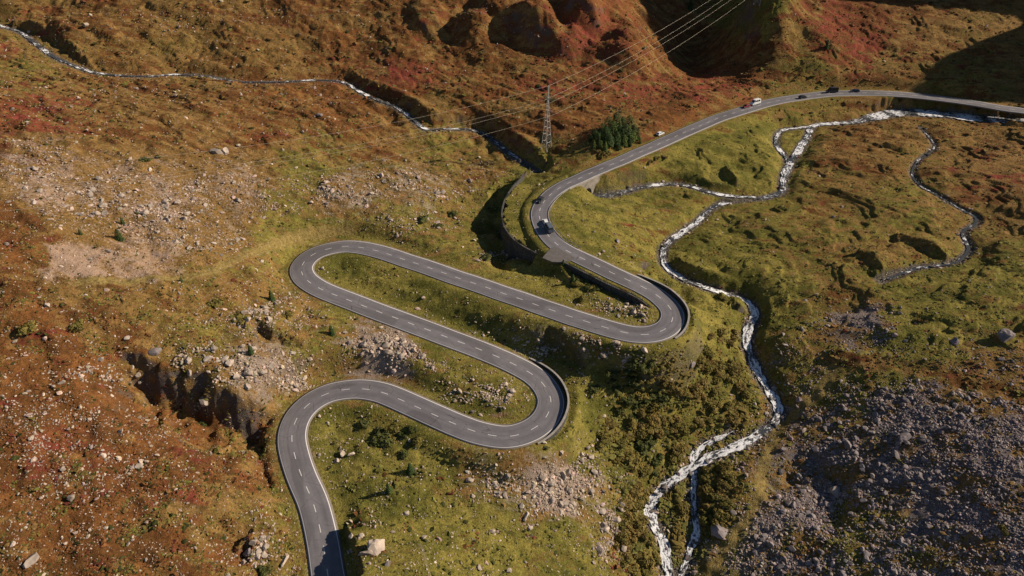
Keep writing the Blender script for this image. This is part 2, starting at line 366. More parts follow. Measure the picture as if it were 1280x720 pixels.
# parapet / retaining walls along the road: (from px, to px, side, offset, drop)
def road_wall_line(a, b, side, off):
    i, j = road_px(*a), road_px(*b)
    i, j = min(i, j), max(i, j)
    idx = np.arange(i, j + 1)
    q = road[idx].copy()
    o = side * (q[:, 3] / 2 + off)
    q[:, 0] += rN[idx, 0] * o; q[:, 1] += rN[idx, 1] * o
    return resample(q, .5), idx
def low_outside(q, drop, side, rad=9.0, rise=.25):
    global H
    d, i, s = near(q, rad)
    f = np.clip(np.minimum(i, len(q) - 1 - i) / 14.0, 0, 1)
    lo = (d < rad) & (s * side > 0.15) & (i > 0) & (i < len(q) - 1) & (RD > RHW + .5)
    tgt = q[i, 2] - drop * f + rise * d
    H[lo] = np.minimum(H, tgt)[lo]
PAR3, _ = road_wall_line((788, 351), (828, 412), -1, .55)
PAR2, _ = road_wall_line((652, 460), (660, 538), -1, .55)
low_outside(PAR3, 1.4, -1); low_outside(PAR2, 1.6, -1)
RET3, _ = road_wall_line((832, 379), (712, 315), 1, 1.6)
low_outside(RET3, 2.9, 1, rad=8, rise=.2)
# keep the bed free
cut = (RD < RHW + 0.12) & ~inculv
H[cut] = np.minimum(H, zr - 0.10)[cut]

def height(x, y):
    x = np.asarray(x, float); y = np.asarray(y, float)
    i = np.clip(np.searchsorted(xs, x) - 1, 0, len(xs) - 2); j = np.clip(np.searchsorted(ys, y) - 1, 0, len(ys) - 2)
    u = (x - xs[i]) / (xs[i + 1] - xs[i]); v = (y - ys[j]) / (ys[j + 1] - ys[j])
    return (H[j, i] * (1 - u) + H[j, i + 1] * u) * (1 - v) + (H[j + 1, i] * (1 - u) + H[j + 1, i + 1] * u) * v

def hit(px, py):
    """where the sight line through a pixel meets the ground"""
    px = np.atleast_1d(np.asarray(px, float)); py = np.atleast_1d(np.asarray(py, float))
    dx, dy, dz = ray(px, py)
    t = np.full(px.shape, 110.0); done = np.zeros(px.shape, bool)
    for _ in range(450):
        below = CAM_H + dz * t <= height(dx * t, dy * t)
        done |= below
        if done.all(): break
        t = np.where(done, t, t + 1.5)
    lo, hi = t - 1.5, t.copy()
    for _ in range(7):
        m = (lo + hi) / 2; b = CAM_H + dz * m <= height(dx * m, dy * m)
        hi = np.where(b, m, hi); lo = np.where(b, lo, m)
    t = hi
    return dx * t, dy * t, height(dx * t, dy * t)

# ------------------------------------------------------------------ vegetation fields (picture places used only to look up the ground there)
F = np.array([ # px,py, rust,green,scree,dirt
 (0,20,.4,.25,.1,0),(120,20,.55,.2,.15,0),(250,25,.5,.25,.15,0),(380,25,.6,.15,.1,0),(500,30,.6,.15,.2,0),(600,30,.65,.1,.25,0),(680,40,.6,.15,.3,0),(740,30,.85,.05,.15,0),(840,40,.6,.1,.3,0),(940,15,.2,.6,.2,0),(1000,30,.5,.3,.1,0),(1045,25,1,0,.1,0),(1075,55,.9,.1,.1,0),(1150,40,.5,.2,.15,0),(1250,40,.4,.2,.2,0),
 (30,90,.3,.35,.05,0),(130,70,.5,.25,.1,0),(220,60,.4,.25,.2,0),(330,80,.5,.2,.2,0),(430,70,.6,.2,.05,0),(520,80,.65,.2,.05,0),(600,100,.6,.3,.05,0),(700,90,.6,.2,.1,0),(780,100,.7,.2,.1,0),(860,110,.7,.15,.1,0),(920,100,.8,.1,.05,0),(1000,90,.4,.4,.1,0),(1100,90,.5,.3,.1,0),(1200,95,.5,.4,0,0),
 (20,140,.75,.05,.25,0),(120,140,.45,.25,.15,0),(230,150,.45,.25,.2,0),(330,140,.6,.15,.1,0),(420,130,.7,.1,.05,0),(480,170,.5,.35,0,0),(560,190,.2,.5,.15,0),(620,140,.5,.35,0,0),(720,140,.65,.25,0,0),(850,135,.7,.2,0,0),(760,190,.4,.5,0,0),(880,190,.05,.95,0,0),(960,170,.15,.8,0,0),(1000,140,.4,.5,0,0),(1080,190,.6,.35,0,0),(1180,170,.55,.4,0,0),(1260,200,.6,.3,0,0),
 (30,200,.35,.1,.55,.45),(60,230,.25,.1,.6,.6),(130,235,.2,.2,.5,.45),(200,245,.2,.2,.55,.5),(300,235,.25,.25,.5,.5),(400,200,.25,.6,.05,0),(430,235,.1,.35,.62,.4),(520,230,.1,.35,.6,.35),(590,220,.4,.4,.1,0),(650,250,.1,.8,0,0),(750,260,.05,.95,0,0),(800,280,.3,.7,0,0),(850,260,.3,.65,0,0),(950,280,.35,.6,0,0),(1050,240,.5,.45,0,0),(1120,260,.4,.55,0,0),(1240,260,.55,.4,0,0),
 (20,300,.6,.1,.1,0),(110,285,.25,.25,.45,.35),(200,290,.15,.2,.6,.55),(100,330,.15,.2,.2,.9),(180,330,.15,.3,.1,.7),(280,280,.15,.3,.5,.4),(350,290,.1,.6,.3,0),(500,290,.2,.5,.35,0),(580,320,.3,.5,.2,0),(640,330,.2,.55,.2,0),
 (20,380,.55,.3,0,0),(120,370,.4,.35,0,0),(220,370,.35,.4,0,0),(300,370,.4,.35,.3,0),(350,385,.3,.4,.4,0),(450,345,.03,1,0,0),(550,370,.05,.9,0,0),(600,400,.1,.75,.3,0),(700,425,.1,.6,.5,0),(770,385,.2,.55,.3,0),(740,350,.05,.75,.2,0),(640,350,.1,.8,0,0),
 (880,400,.1,.8,.05,0),(920,340,.2,.7,0,0),(980,380,.2,.75,0,0),(1050,340,.45,.5,0,0),(1120,300,.5,.45,0,0),(1180,360,.25,.7,0,0),(1260,380,.25,.7,0,0),(1070,412,.3,.2,.9,0),(1000,430,.4,.35,.3,0),(1150,400,.3,.65,.1,0),(1130,455,.5,.45,0,.1),(1250,478,.6,.2,.15,.2),
 (20,450,.7,.15,0,0),(80,470,.85,.05,.1,0),(150,440,.45,.4,.1,0),(250,430,.3,.45,.2,0),(320,460,.2,.3,.75,0),(400,440,.2,.5,.3,0),(480,440,.2,.3,.85,0),(560,460,.2,.65,.3,0),(620,500,.15,.65,.4,0),(740,500,.05,.85,.05,0),(820,470,.15,.75,.05,0),(900,470,.35,.5,0,0),(970,460,.3,.35,.5,0),(1060,475,.3,.45,.4,0),(1150,505,.05,.1,1,0),(1250,540,0,.05,1,0),
 (30,550,.9,.05,.1,0),(130,540,.9,.05,.05,0),(220,560,.75,.15,.1,0),(300,570,.45,.4,.05,0),(430,560,.05,.9,.05,0),(520,570,.1,.85,0,0),(620,590,.2,.45,.5,0),(700,610,.1,.25,.95,0),(740,570,.1,.75,.1,0),(820,560,.25,.6,0,0),(900,520,.4,.45,0,0),(1000,560,.05,.2,.8,0),(1100,560,0,.1,1,0),(1200,600,0,.05,1,0),
 (30,650,.65,.25,.05,0),(120,620,.75,.2,0,0),(200,660,.65,.3,0,0),(280,680,.45,.4,.1,0),(340,690,.35,.5,.2,0),(460,620,.05,.9,0,0),(500,690,.15,.8,0,0),(600,680,.1,.8,.1,0),(700,690,.1,.7,.2,0),(760,660,.2,.5,.5,0),(860,650,.4,.4,.2,0),(900,685,.1,.4,.6,0),(1000,660,.1,.25,.85,0),(1080,655,.35,.4,.4,0),(1130,695,.3,.3,.7,0),(1240,690,.05,.05,.95,.4),(1270,620,0,0,1,0)], float)
F[(F[:, 0] > 930) & (F[:, 1] > 150) & (F[:, 1] < 400), 2] *= .70
F[(F[:, 0] > 930) & (F[:, 1] > 150) & (F[:, 1] < 400), 3] *= .95
m_ = (F[:, 0] > 840) & (F[:, 1] > 380) & (F[:, 1] < 720); F[m_, 2] *= .5; F[m_, 3] = np.minimum(1, F[m_, 3] * 1.25 + .05 * (F[m_, 4] < .9))
m_ = F[:, 1] < 125; F[m_, 3] += .12; F[m_, 2] *= .92
def fields(px, py, wob=None):
    s = px.shape; px = px.ravel(); py = py.ravel()
    out = np.zeros((len(px), 4))
    for i in range(0, len(px), 40000):
        a = px[i:i + 40000]; b = py[i:i + 40000]
        d2 = (a[:, None] - F[None, :, 0]) ** 2 + ((b[:, None] - F[None, :, 1]) * 1.15) ** 2
        w = 1.0 / (d2 + 260.0) ** 2
        w /= w.sum(1, keepdims=True)
        out[i:i + 40000] = w @ F[:, 2:]
    return out.reshape(s + (4,))
PX, PY, DEP = project(X, Y, H)
wx = 26 * fbm(U / 14, V / 7, 3, 110); wy = 16 * fbm(U / 14, V / 7, 3, 120)
FM = fields(np.clip(PX + wx, -60, 1340), np.clip(PY + wy, -40, 760))
gy, gx = np.gradient(H, ys, xs)
slope = np.hypot(gx, gy)
rockface = sstep(1.5, 2.4, slope) * (1 - .8 * sstep(14, 4, RD))
banks = 1 - sstep(.2, 2.2, SD)
shoulder = sstep(RHW + 1.6, RHW + .5, RD)
# foot path on the right and the old track on the left
PATHS = [[(1042,462),(1030,485),(1005,505),(985,525),(968,548),(955,580),(952,610),(940,640),(925,665),(905,690),(890,715)], [(100,352),(180,350),(250,342),(290,326),(330,308),(370,297),(410,290),(440,288)]]
pathm = np.zeros(X.shape)
for pl in PATHS:
    hx, hy, hz = hit([p[0] for p in pl], [p[1] for p in pl])
    q = catmull(np.stack([hx, hy, hz], 1), .6)
    d, i, s = near(q, 4.0)
    pathm = np.maximum(pathm, 1 - sstep(.8, 2.3, d + .6 * fbm(X / 3, Y / 3, 2, 131)))

# grassy moraine ridge on the right
hx, hy, hz = hit([1050, 1110, 1170, 1230, 1300], [450, 456, 466, 482, 502])
q = catmull(np.stack([hx, hy, hz], 1), .6); d, i, s = near(q, 12.0)
ridgem = 1 - sstep(1.6, 4.2, d + 1.6 * fbm(X / 5, Y / 5, 2, 133))
for c_, v_ in ((2, 0.0), (1, .38), (0, .45)): FM[..., c_] = FM[..., c_] * (1 - ridgem) + v_ * ridgem
FM[..., 2] *= 1 - .38 * sstep(860, 1000, PX) * sstep(.28, -.28, fbm(X / 15, Y / 11, 3, 178))

# ------------------------------------------------------------------ material helpers
class NT:
    def __init__(self, name):
        self.m = bpy.data.materials.new(name); self.m.use_nodes = True
        self.t = self.m.node_tree; self.t.nodes.clear()
        self.out = self.n('ShaderNodeOutputMaterial'); self.b = self.n('ShaderNodeBsdfPrincipled')
        self.l(self.b.outputs[0], self.out.inputs[0])
        self.b.inputs['Specular IOR Level'].default_value = 0.2
    def n(self, ty, **kw):
        nd = self.t.nodes.new(ty)
        for a, v in kw.items(): setattr(nd, a, v)
        return nd
    def l(self, a, b): self.t.links.new(a, b)
    def val(self, sock, v):
        if hasattr(v, 'links'): self.l(v, sock)
        elif isinstance(v, (tuple, list)): sock.default_value = (*v, 1) if len(v) == 3 and len(sock.default_value) == 4 else v
        else: sock.default_value = v
    def mix(self, f, a, b, mode='MIX'):
        nd = self.n('ShaderNodeMix', data_type='RGBA', blend_type=mode)
        self.val(nd.inputs[0], f); self.val(nd.inputs[6], a); self.val(nd.inputs[7], b)
        return nd.outputs[2]
    def math(self, op, a, b=0.0, c=0.0, clamp=False):
        nd = self.n('ShaderNodeMath', operation=op, use_clamp=clamp)
        self.val(nd.inputs[0], a); self.val(nd.inputs[1], b); self.val(nd.inputs[2], c)
        return nd.outputs[0]
    def ramp(self, x, lo, hi, a=0.0, b=1.0):
        nd = self.n('ShaderNodeMapRange', interpolation_type='SMOOTHSTEP', clamp=True)
        self.val(nd.inputs[0], x); self.val(nd.inputs[1], lo); self.val(nd.inputs[2], hi); self.val(nd.inputs[3], a); self.val(nd.inputs[4], b)
        return nd.outputs[0]
    def noise(self, vec, scale, detail=4.0, rough=.55, dist=0.0):
        nd = self.n('ShaderNodeTexNoise'); self.l(vec, nd.inputs['Vector'])
        nd.inputs['Scale'].default_value = scale; nd.inputs['Detail'].default_value = detail; nd.inputs['Roughness'].default_value = rough; nd.inputs['Distortion'].default_value = dist
        return nd.outputs[0]
    def coord(self, kind='Object'): return self.n('ShaderNodeTexCoord').outputs[kind]
    def mapping(self, vec, scale=(1, 1, 1), rot=(0, 0, 0)):
        nd = self.n('ShaderNodeMapping'); self.l(vec, nd.inputs[0]); nd.inputs['Scale'].default_value = scale; nd.inputs['Rotation'].default_value = rot
        return nd.outputs[0]
    def attr(self, name): return self.n('ShaderNodeAttribute', attribute_name=name)
    def bump(self, h, strength=.5, dist=.3):
        nd = self.n('ShaderNodeBump'); nd.inputs['Strength'].default_value = strength; nd.inputs['Distance'].default_value = dist
        self.l(h, nd.inputs['Height']); self.l(nd.outputs[0], self.b.inputs['Normal'])
    def fin(self, color=None, rough=.9, spec=None, metal=None):
        if color is not None: self.val(self.b.inputs['Base Color'], color)
        self.val(self.b.inputs['Roughness'], rough)
        if spec is not None: self.b.inputs['Specular IOR Level'].default_value = spec
        if metal is not None: self.b.inputs['Metallic'].default_value = metal
        return self.m

def mat_ground():
    t = NT('alpine_ground')
    co = t.coord(); st = t.mapping(co, (.55, 1.25, 1), (0, 0, R(28)))
    m1 = t.n('ShaderNodeSeparateColor'); t.l(t.attr('mask_a').outputs['Color'], m1.inputs[0])
    m2 = t.n('ShaderNodeSeparateColor'); t.l(t.attr('mask_b').outputs['Color'], m2.inputs[0])
    rust, green, scree = m1.outputs; dirt, face, path = m2.outputs
    n_big = t.noise(st, .055, 5, .6); n_mid = t.noise(st, .22, 5, .62, .4); n_fine = t.noise(co, 1.1, 4, .65); n_tiny = t.noise(co, 3.2, 3, .6)
    n_b2 = t.noise(st, .11, 4, .6, .3)
    sum_ = lambda a, b, w: t.math('ADD', a, t.math('MULTIPLY', t.math('SUBTRACT', b, .5), w))
    straw = t.mix(t.ramp(n_mid, .35, .65), (.225, .132, .045), (.155, .088, .030))
    grass = t.mix(t.ramp(n_b2, .38, .62), (.114, .107, .023), (.215, .176, .042))
    g = t.ramp(sum_(sum_(green, n_mid, 1.5), n_fine, .7), .30, .62)
    c = t.mix(g, straw, grass)
    heath = t.mix(t.ramp(n_b2, .36, .64), (.180, .076, .025), (.120, .054, .019))
    heath = t.mix(t.ramp(t.noise(st, .17, 4, .6), .57, .70), heath, (.160, .040, .026))
    heath = t.mix(t.math('MULTIPLY', t.attr('mask_b').outputs['Alpha'], t.ramp(n_mid, .36, .6)), heath, (.215, .052, .034))
    r = t.ramp(sum_(sum_(rust, n_big, 1.1), n_mid, 1.4), .35, .64)
    c = t.mix(r, c, heath)
    # patches of darker dwarf shrub and moss
    k = t.ramp(t.noise(st, .36, 5, .65, .3), .56, .66)
    c = t.mix(t.math('MULTIPLY', k, .5), c, (.040, .042, .013))
    east = t.attr('mask_a').outputs['Alpha']
    stone = t.mix(t.ramp(n_fine, .3, .7), t.mix(east, (.40, .305, .24), (.215, .178, .168)), t.mix(east, (.19, .145, .11), (.12, .10, .10)))
    s = t.ramp(sum_(sum_(scree, n_mid, 1.2), n_fine, 1.0), .47, .84)
    c = t.mix(s, c, stone)
    sand = t.mix(t.ramp(n_fine, .35, .65), (.42, .285, .205), (.27, .185, .13))
    d = t.ramp(sum_(sum_(dirt, n_mid, .9), n_fine, 1.0), .40, .80)
    c = t.mix(d, c, sand)
    c = t.mix(t.math('MULTIPLY', face, t.ramp(n_mid, .3, .6)), c, t.mix(t.ramp(n_fine, .35, .65), (.15, .12, .10), (.075, .062, .052)))
    wet = t.ramp(sum_(sum_(t.attr('wet').outputs['Fac'], n_fine, 1.1), n_mid, .8), .42, .66)
    c = t.mix(t.math('MULTIPLY', wet, .85), c, t.mix(t.ramp(n_tiny, .4, .6), (.060, .052, .044), (.15, .13, .115)))
    c = t.mix(t.math('MULTIPLY', path, t.ramp(n_fine, .25, .5)), c, (.235, .170, .060))
    # scattered single pale stones and dry stalks below the size of the modelled ones
    v = t.n('ShaderNodeTexVoronoi'); t.l(co, v.inputs['Vector']); v.inputs['Scale'].default_value = 1.0
    near_ = t.ramp(v.outputs['Distance'], .16, .22, 1, 0)
    sep = t.n('ShaderNodeSeparateColor'); t.l(v.outputs['Color'], sep.inputs[0])
    pick = t.math('GREATER_THAN', sep.outputs[0], .88)
    c = t.mix(t.math('MULTIPLY', t.math('MULTIPLY', near_, pick), .8), c, (.33, .27, .22))
    c = t.mix(1.0, c, t.mix(t.ramp(n_tiny, .25, .75), (.66, .66, .66), (1.32, 1.32, 1.32)), 'MULTIPLY')
    c = t.mix(1.0, c, t.mix(t.ramp(n_fine, .25, .75), (.70, .70, .70), (1.25, 1.25, 1.25)), 'MULTIPLY')
    h = t.math('ADD', t.math('MULTIPLY', n_fine, .6), t.math('MULTIPLY', n_tiny, .35))
    t.bump(h, .9, .55)
    return t.fin(c, .95, .05)

def mat_vcol(name, rough=.9, scale=2.0, lo=.7, hi=1.25, bump=0):
    t = NT(name); co = t.coord()
    nz = t.noise(co, scale, 3, .6)
    c = t.mix(1.0, t.attr('Col').outputs['Color'], t.mix(t.ramp(nz, .3, .7), (lo,) * 3, (hi,) * 3), 'MULTIPLY')
    if bump: t.bump(nz, bump, .2)
    return t.fin(c, rough, .1)

def mat_noise(name, a, b, scale=1.0, rough=.85, spec=.2, metal=0.0, bump=0.0, rand=0.0, detail=4):
    t = NT(name); co = t.coord()
    nz = t.noise(co, scale, detail, .6)
    c = t.mix(t.ramp(nz, .35, .65), a, b)
    if rand:
        r = t.n('ShaderNodeObjectInfo').outputs['Random']
        c = t.mix(1.0, c, t.mix(r, (1 - rand,) * 3, (1 + rand,) * 3), 'MULTIPLY')
    if bump: t.bump(nz, bump, .15)
    return t.fin(c, rough, spec, metal)

def mat_road():
    t = NT('asphalt_with_lines')
    sep = t.n('ShaderNodeSeparateXYZ'); t.l(t.attr('lane').outputs['Vector'], sep.inputs[0])
    u, v, hw = sep.outputs            # metres from the centre line, metres along, half width
    co = t.coord()
    n1 = t.noise(co, .25, 4, .6); n2 = t.noise(co, 3.0, 3, .6); n3 = t.noise(co, .6, 3, .6)
    c = t.mix(t.ramp(n1, .35, .65), (.150, .142, .154), (.184, .173, .184))
    au = t.math('ABSOLUTE', u)
    # tyre tracks a little darker and polished, seams
    tr = t.ramp(t.math('ABSOLUTE', t.math('SUBTRACT', au, 1.75)), .35, .95, 1, 0)
    c = t.mix(t.math('MULTIPLY', tr, .3), c, (.105, .095, .100))
    patch = t.ramp(t.noise(t.mapping(t.attr('lane').outputs['Vector'], (.12, .035, 0)), 1.0, 0, .5), .60, .615)
    c = t.mix(t.math('MULTIPLY', patch, .55), c, (.098, .090, .094))
    patch2 = t.ramp(t.noise(t.mapping(t.attr('lane').outputs['Vector'], (.5, .02, 0)), 1.3, 1, .5), .38, .36)
    c = t.mix(t.math('MULTIPLY', patch2, .4), c, (.185, .165, .165))
    vo = t.n('ShaderNodeTexVoronoi', feature='DISTANCE_TO_EDGE'); t.l(t.mapping(co, (.22, .22, .22)), vo.inputs['Vector']); vo.inputs['Scale'].default_value = 1.0
    crk = t.math('MULTIPLY', t.math('LESS_THAN', vo.outputs['Distance'], .012), t.ramp(n1, .48, .6))
    c = t.mix(t.math('MULTIPLY', crk, .7), c, (.05, .046, .048))
    stn = t.ramp(t.noise(t.mapping(t.attr('lane').outputs['Vector'], (1.2, .06, 0)), 1.0, 4, .65), .48, .68)
    c = t.mix(t.math('MULTIPLY', stn, .4), c, (.085, .078, .080))
    edge = t.ramp(t.math('SUBTRACT', hw, au), .0, .55, 1, 0)
    c = t.mix(t.math('MULTIPLY', edge, t.ramp(n3, .3, .6, .35, .9)), c, (.19, .15, .105))
    c = t.mix(1.0, c, t.mix(n2, (.85, .85, .85), (1.15, 1.15, 1.15)), 'MULTIPLY')
    wear = t.ramp(n3, .15, .36, .45, 1.0)
    le = t.math('LESS_THAN', t.math('ABSOLUTE', t.math('SUBTRACT', t.math('SUBTRACT', hw, au), .62)), .10)
    dash = t.math('LESS_THAN', t.math('FLOORED_MODULO', v, 6.1), 2.4)
    lc = t.math('MULTIPLY', t.math('LESS_THAN', au, .095), dash)
    line = t.math('MULTIPLY', t.math('MAXIMUM', le, lc), wear)
    c = t.mix(t.math('MULTIPLY', line, .92), c, (.68, .65, .63))
    t.bump(n2, .25, .02)
    return t.fin(c, t.mix(line, (.72,) * 3, (.55,) * 3), .3)

def mat_water():
    t = NT('mountain_water')
    lane = t.attr('lane').outputs['Vector']
    sep = t.n('ShaderNodeSeparateXYZ'); t.l(lane, sep.inputs[0])
    st = t.mapping(lane, (1.3, .55, 1.0))
    n = t.noise(st, 1.0, 5, .62, .6); n2 = t.noise(lane, 2.2, 3, .6)
    foam_amt = t.attr('foam').outputs['Fac']
    f = t.ramp(t.math('ADD', t.math('ADD', n, t.math('MULTIPLY', t.math('SUBTRACT', n2, .5), .35)), t.math('MULTIPLY', foam_amt, .22)), .57, .75)
    c = t.mix(f, (.055, .058, .062), (.84, .84, .86))
    t.bump(t.math('ADD', n, t.math('MULTIPLY', n2, .5)), .6, .35)
    return t.fin(c, t.mix(f, (.22,) * 3, (.75,) * 3), .35)

def mat_masonry(name, a, b, mortar, sc=1.0):
    t = NT(name); co = t.coord('UV')
    br = t.n('ShaderNodeTexBrick'); t.l(co, br.inputs['Vector'])
    br.inputs['Scale'].default_value = sc; br.inputs['Color1'].default_value = (*a, 1); br.inputs['Color2'].default_value = (*b, 1); br.inputs['Mortar'].default_value = (*mortar, 1)
    br.inputs['Mortar Size'].default_value = .06; br.inputs['Brick Width'].default_value = .8; br.inputs['Row Height'].default_value = .45; br.offset = .4
    nz = t.noise(t.coord(), 1.3, 4, .65)
    c = t.mix(1.0, br.outputs[0], t.mix(t.ramp(nz, .3, .7), (.6, .6, .6), (1.3, 1.3, 1.3)), 'MULTIPLY')
    t.bump(t.math('ADD', nz, br.outputs['Fac']), .4, .1)
    return t.fin(c, .92)

M = {}
M['ground'] = mat_ground(); M['road'] = mat_road(); M['water'] = mat_water()
M['rocks'] = mat_vcol('loose_stone', .9, 1.6, .72, 1.25)
M['tufts'] = mat_vcol('heath_plants', .9, 2.2, .7, 1.3)
M['boulder_warm'] = mat_noise('warm_pale_granite', (.42, .345, .28), (.27, .22, .185), .9, .9, .15, 0, .5, .22)
M['boulder_grey'] = mat_noise('grey_lichen_granite', (.25, .212, .205), (.15, .128, .125), .9, .9, .15, 0, .5, .25)
M['asphalt_old'] = mat_noise('worn_asphalt', (.135, .122, .115), (.105, .095, .092), .8, .85)
M['masonry'] = mat_masonry('dark_dry_stone', (.13, .12, .11), (.075, .072, .07), (.03, .03, .028))
M['coping'] = mat_noise('pale_concrete', (.40, .36, .32), (.29, .26, .235), .8, .85)
M['concrete'] = mat_noise('weathered_concrete', (.34, .30, .25), (.20, .18, .155), .6, .9, .2, 0, .3)
M['steel'] = mat_noise('galvanised_steel', (.50, .50, .48), (.38, .38, .37), 2.0, .5, .4, .35)
M['wire'] = mat_noise('bright_aluminium_wire', (.62, .54, .43), (.54, .47, .38), .2, .5, .4, .2)
M['insulator'] = mat_noise('brown_glazed_porcelain', (.12, .06, .035), (.09, .045, .03), 3, .3, .5)
M['bark'] = mat_noise('grey_brown_bark', (.11, .08, .055), (.06, .045, .033), 2.5, .95)
def mat_leaf(name, a, b, rand=.2):
    t = NT(name); co = t.coord()
    c = t.mix(t.ramp(t.noise(co, 1.1, 3, .6), .35, .65), a, b)
    r = t.n('ShaderNodeObjectInfo').outputs['Random']
    c = t.mix(1.0, c, t.mix(r, (1 - rand, 1 - rand * .8, 1 - rand), (1 + rand, 1 + rand * .7, 1 + rand)), 'MULTIPLY')
    return t.fin(c, .85, .15)
M['needles'] = mat_leaf('dark_conifer_needles', (.040, .068, .022), (.070, .106, .030))
M['needles_light'] = mat_leaf('light_larch_needles', (.066, .100, .024), (.105, .135, .032))
M['alder'] = mat_leaf('olive_alder_leaves', (.125, .106, .026), (.20, .155, .038), .25)
M['alder_rust'] = mat_leaf('browned_alder_leaves', (.132, .098, .028), (.20, .142, .040), .22)
M['juniper'] = mat_leaf('dark_juniper', (.066, .074, .022), (.105, .110, .030), .25)
def paint(name, c, rough=.3): return mat_noise(name, c, tuple(v * .93 for v in c), 1.5, rough, .5)
M['paint_white'] = paint('white_car_paint', (.78, .78, .77)); M['paint_dark'] = paint('dark_car_paint', (.030, .032, .038)); M['paint_red'] = paint('red_car_paint', (.22, .020, .024)); M['paint_grey'] = paint('blue_grey_van_paint', (.11, .13, .16)); M['paint_navy'] = paint('navy_car_paint', (.030, .040, .075))
M['glass'] = mat_noise('dark_car_glass', (.02, .025, .03), (.025, .03, .035), 1, .08, .6)
M['tyre'] = mat_noise('black_rubber', (.022, .022, .022), (.03, .03, .03), 4, .9); M['rim'] = mat_noise('alloy_rim', (.5, .5, .5), (.42, .42, .42), 4, .35, .5, .7)
M['lamp_white'] = mat_noise('clear_lamp_lens', (.75, .75, .72), (.65, .65, .62), 4, .15, .5); M['lamp_red'] = mat_noise('red_lamp_lens', (.4, .02, .02), (.3, .015, .015), 4, .2, .5); M['trim'] = mat_noise('black_trim', (.03, .03, .03), (.04, .04, .04), 4, .6)

# ------------------------------------------------------------------ object helpers
def tag(o, label=None, cat=None, group=None, kind=None):
    if label: o['label'] = label
    if cat: o['category'] = cat
    if group: o['group'] = group
    if kind: o['kind'] = kind
    return o
def link(name, me, mat=None, parent=None):
    o = bpy.data.objects.new(name, me); col.objects.link(o)
    if mat is not None and len(me.materials) == 0: me.materials.append(mat)
    if parent is not None: o.parent = parent
    return o
def empty(name, loc, rz=0.0):
    o = bpy.data.objects.new(name, None); col.objects.link(o); o.location = loc; o.rotation_euler = (0, 0, rz); o.empty_display_size = .5
    return o
def copy_tree(o, parent=None):
    c = o.copy(); col.objects.link(c)
    if parent is not None: c.parent = parent
    for ch in o.children: copy_tree(ch, c)
    return c
def np_mesh(name, verts, faces, smooth_=False, cols=None):
    """faces: (n,k) int array with constant k"""
    verts = np.asarray(verts, np.float32); faces = np.asarray(faces, np.int32)
    me = bpy.data.meshes.new(name)
    nf, kk = faces.shape
    me.vertices.add(len(verts)); me.vertices.foreach_set('co', verts.ravel())
    me.loops.add(nf * kk); me.loops.foreach_set('vertex_index', faces.ravel())
    me.polygons.add(nf); me.polygons.foreach_set('loop_start', np.arange(0, nf * kk, kk, dtype=np.int32)); me.polygons.foreach_set('loop_total', np.full(nf, kk, np.int32))
    me.polygons.foreach_set('use_smooth', np.full(nf, smooth_, bool))
    me.update(calc_edges=True)
    if cols is not None:
        for nm, arr in cols.items():
            arr = np.asarray(arr, np.float32)
            if arr.ndim == 1:
                at_ = me.attributes.new(nm, 'FLOAT', 'POINT'); at_.data.foreach_set('value', arr)
            elif arr.shape[1] == 3 and nm == 'lane':
                at_ = me.attributes.new(nm, 'FLOAT_VECTOR', 'POINT'); at_.data.foreach_set('vector', arr.ravel())
            else:
                if arr.shape[1] == 3: arr = np.concatenate([arr, np.ones((len(arr), 1), np.float32)], 1)
                at_ = me.attributes.new(nm, 'FLOAT_COLOR', 'POINT'); at_.data.foreach_set('color', arr.ravel())
    return me
def grid_faces(nr, nc):
    a = np.arange(nr * nc).reshape(nr, nc)
    return np.stack([a[:-1, :-1], a[:-1, 1:], a[1:, 1:], a[1:, :-1]], -1).reshape(-1, 4)
def bm_obj(name, bm, mat, parent=None, smooth_=False):
    me = bpy.data.meshes.new(name); bmesh.ops.recalc_face_normals(bm, faces=bm.faces); bm.to_mesh(me); bm.free()
    if smooth_:
        for p in me.polygons: p.use_smooth = True
    return link(name, me, mat, parent)
def bm_box(bm, c, s, rot=None, bev=0.0):
    r = bmesh.ops.create_cube(bm, size=1.0)
    vs = r['verts']
    bmesh.ops.scale(bm, vec=s, verts=vs)
    if bev:
        es = list({e for v in vs for e in v.link_edges})
        rr = bmesh.ops.bevel(bm, geom=es, offset=bev, segments=2, affect='EDGES'); vs = list({v for f in rr['faces'] for v in f.verts} | {v for v in vs if v.is_valid})
    if rot is not None: bmesh.ops.rotate(bm, matrix=rot, verts=vs)
    bmesh.ops.translate(bm, vec=c, verts=vs)
def bm_bar(bm, a, b, r, seg=4, r2=None):
    a = Vector(a); b = Vector(b); d = b - a
    rr = bmesh.ops.create_cone(bm, cap_ends=True, segments=seg, radius1=r, radius2=r if r2 is None else r2, depth=d.length)
    q = d.to_track_quat('Z', 'Y').to_matrix()
    bmesh.ops.rotate(bm, matrix=q, verts=rr['verts']); bmesh.ops.translate(bm, vec=(a + b) / 2, verts=rr['verts'])

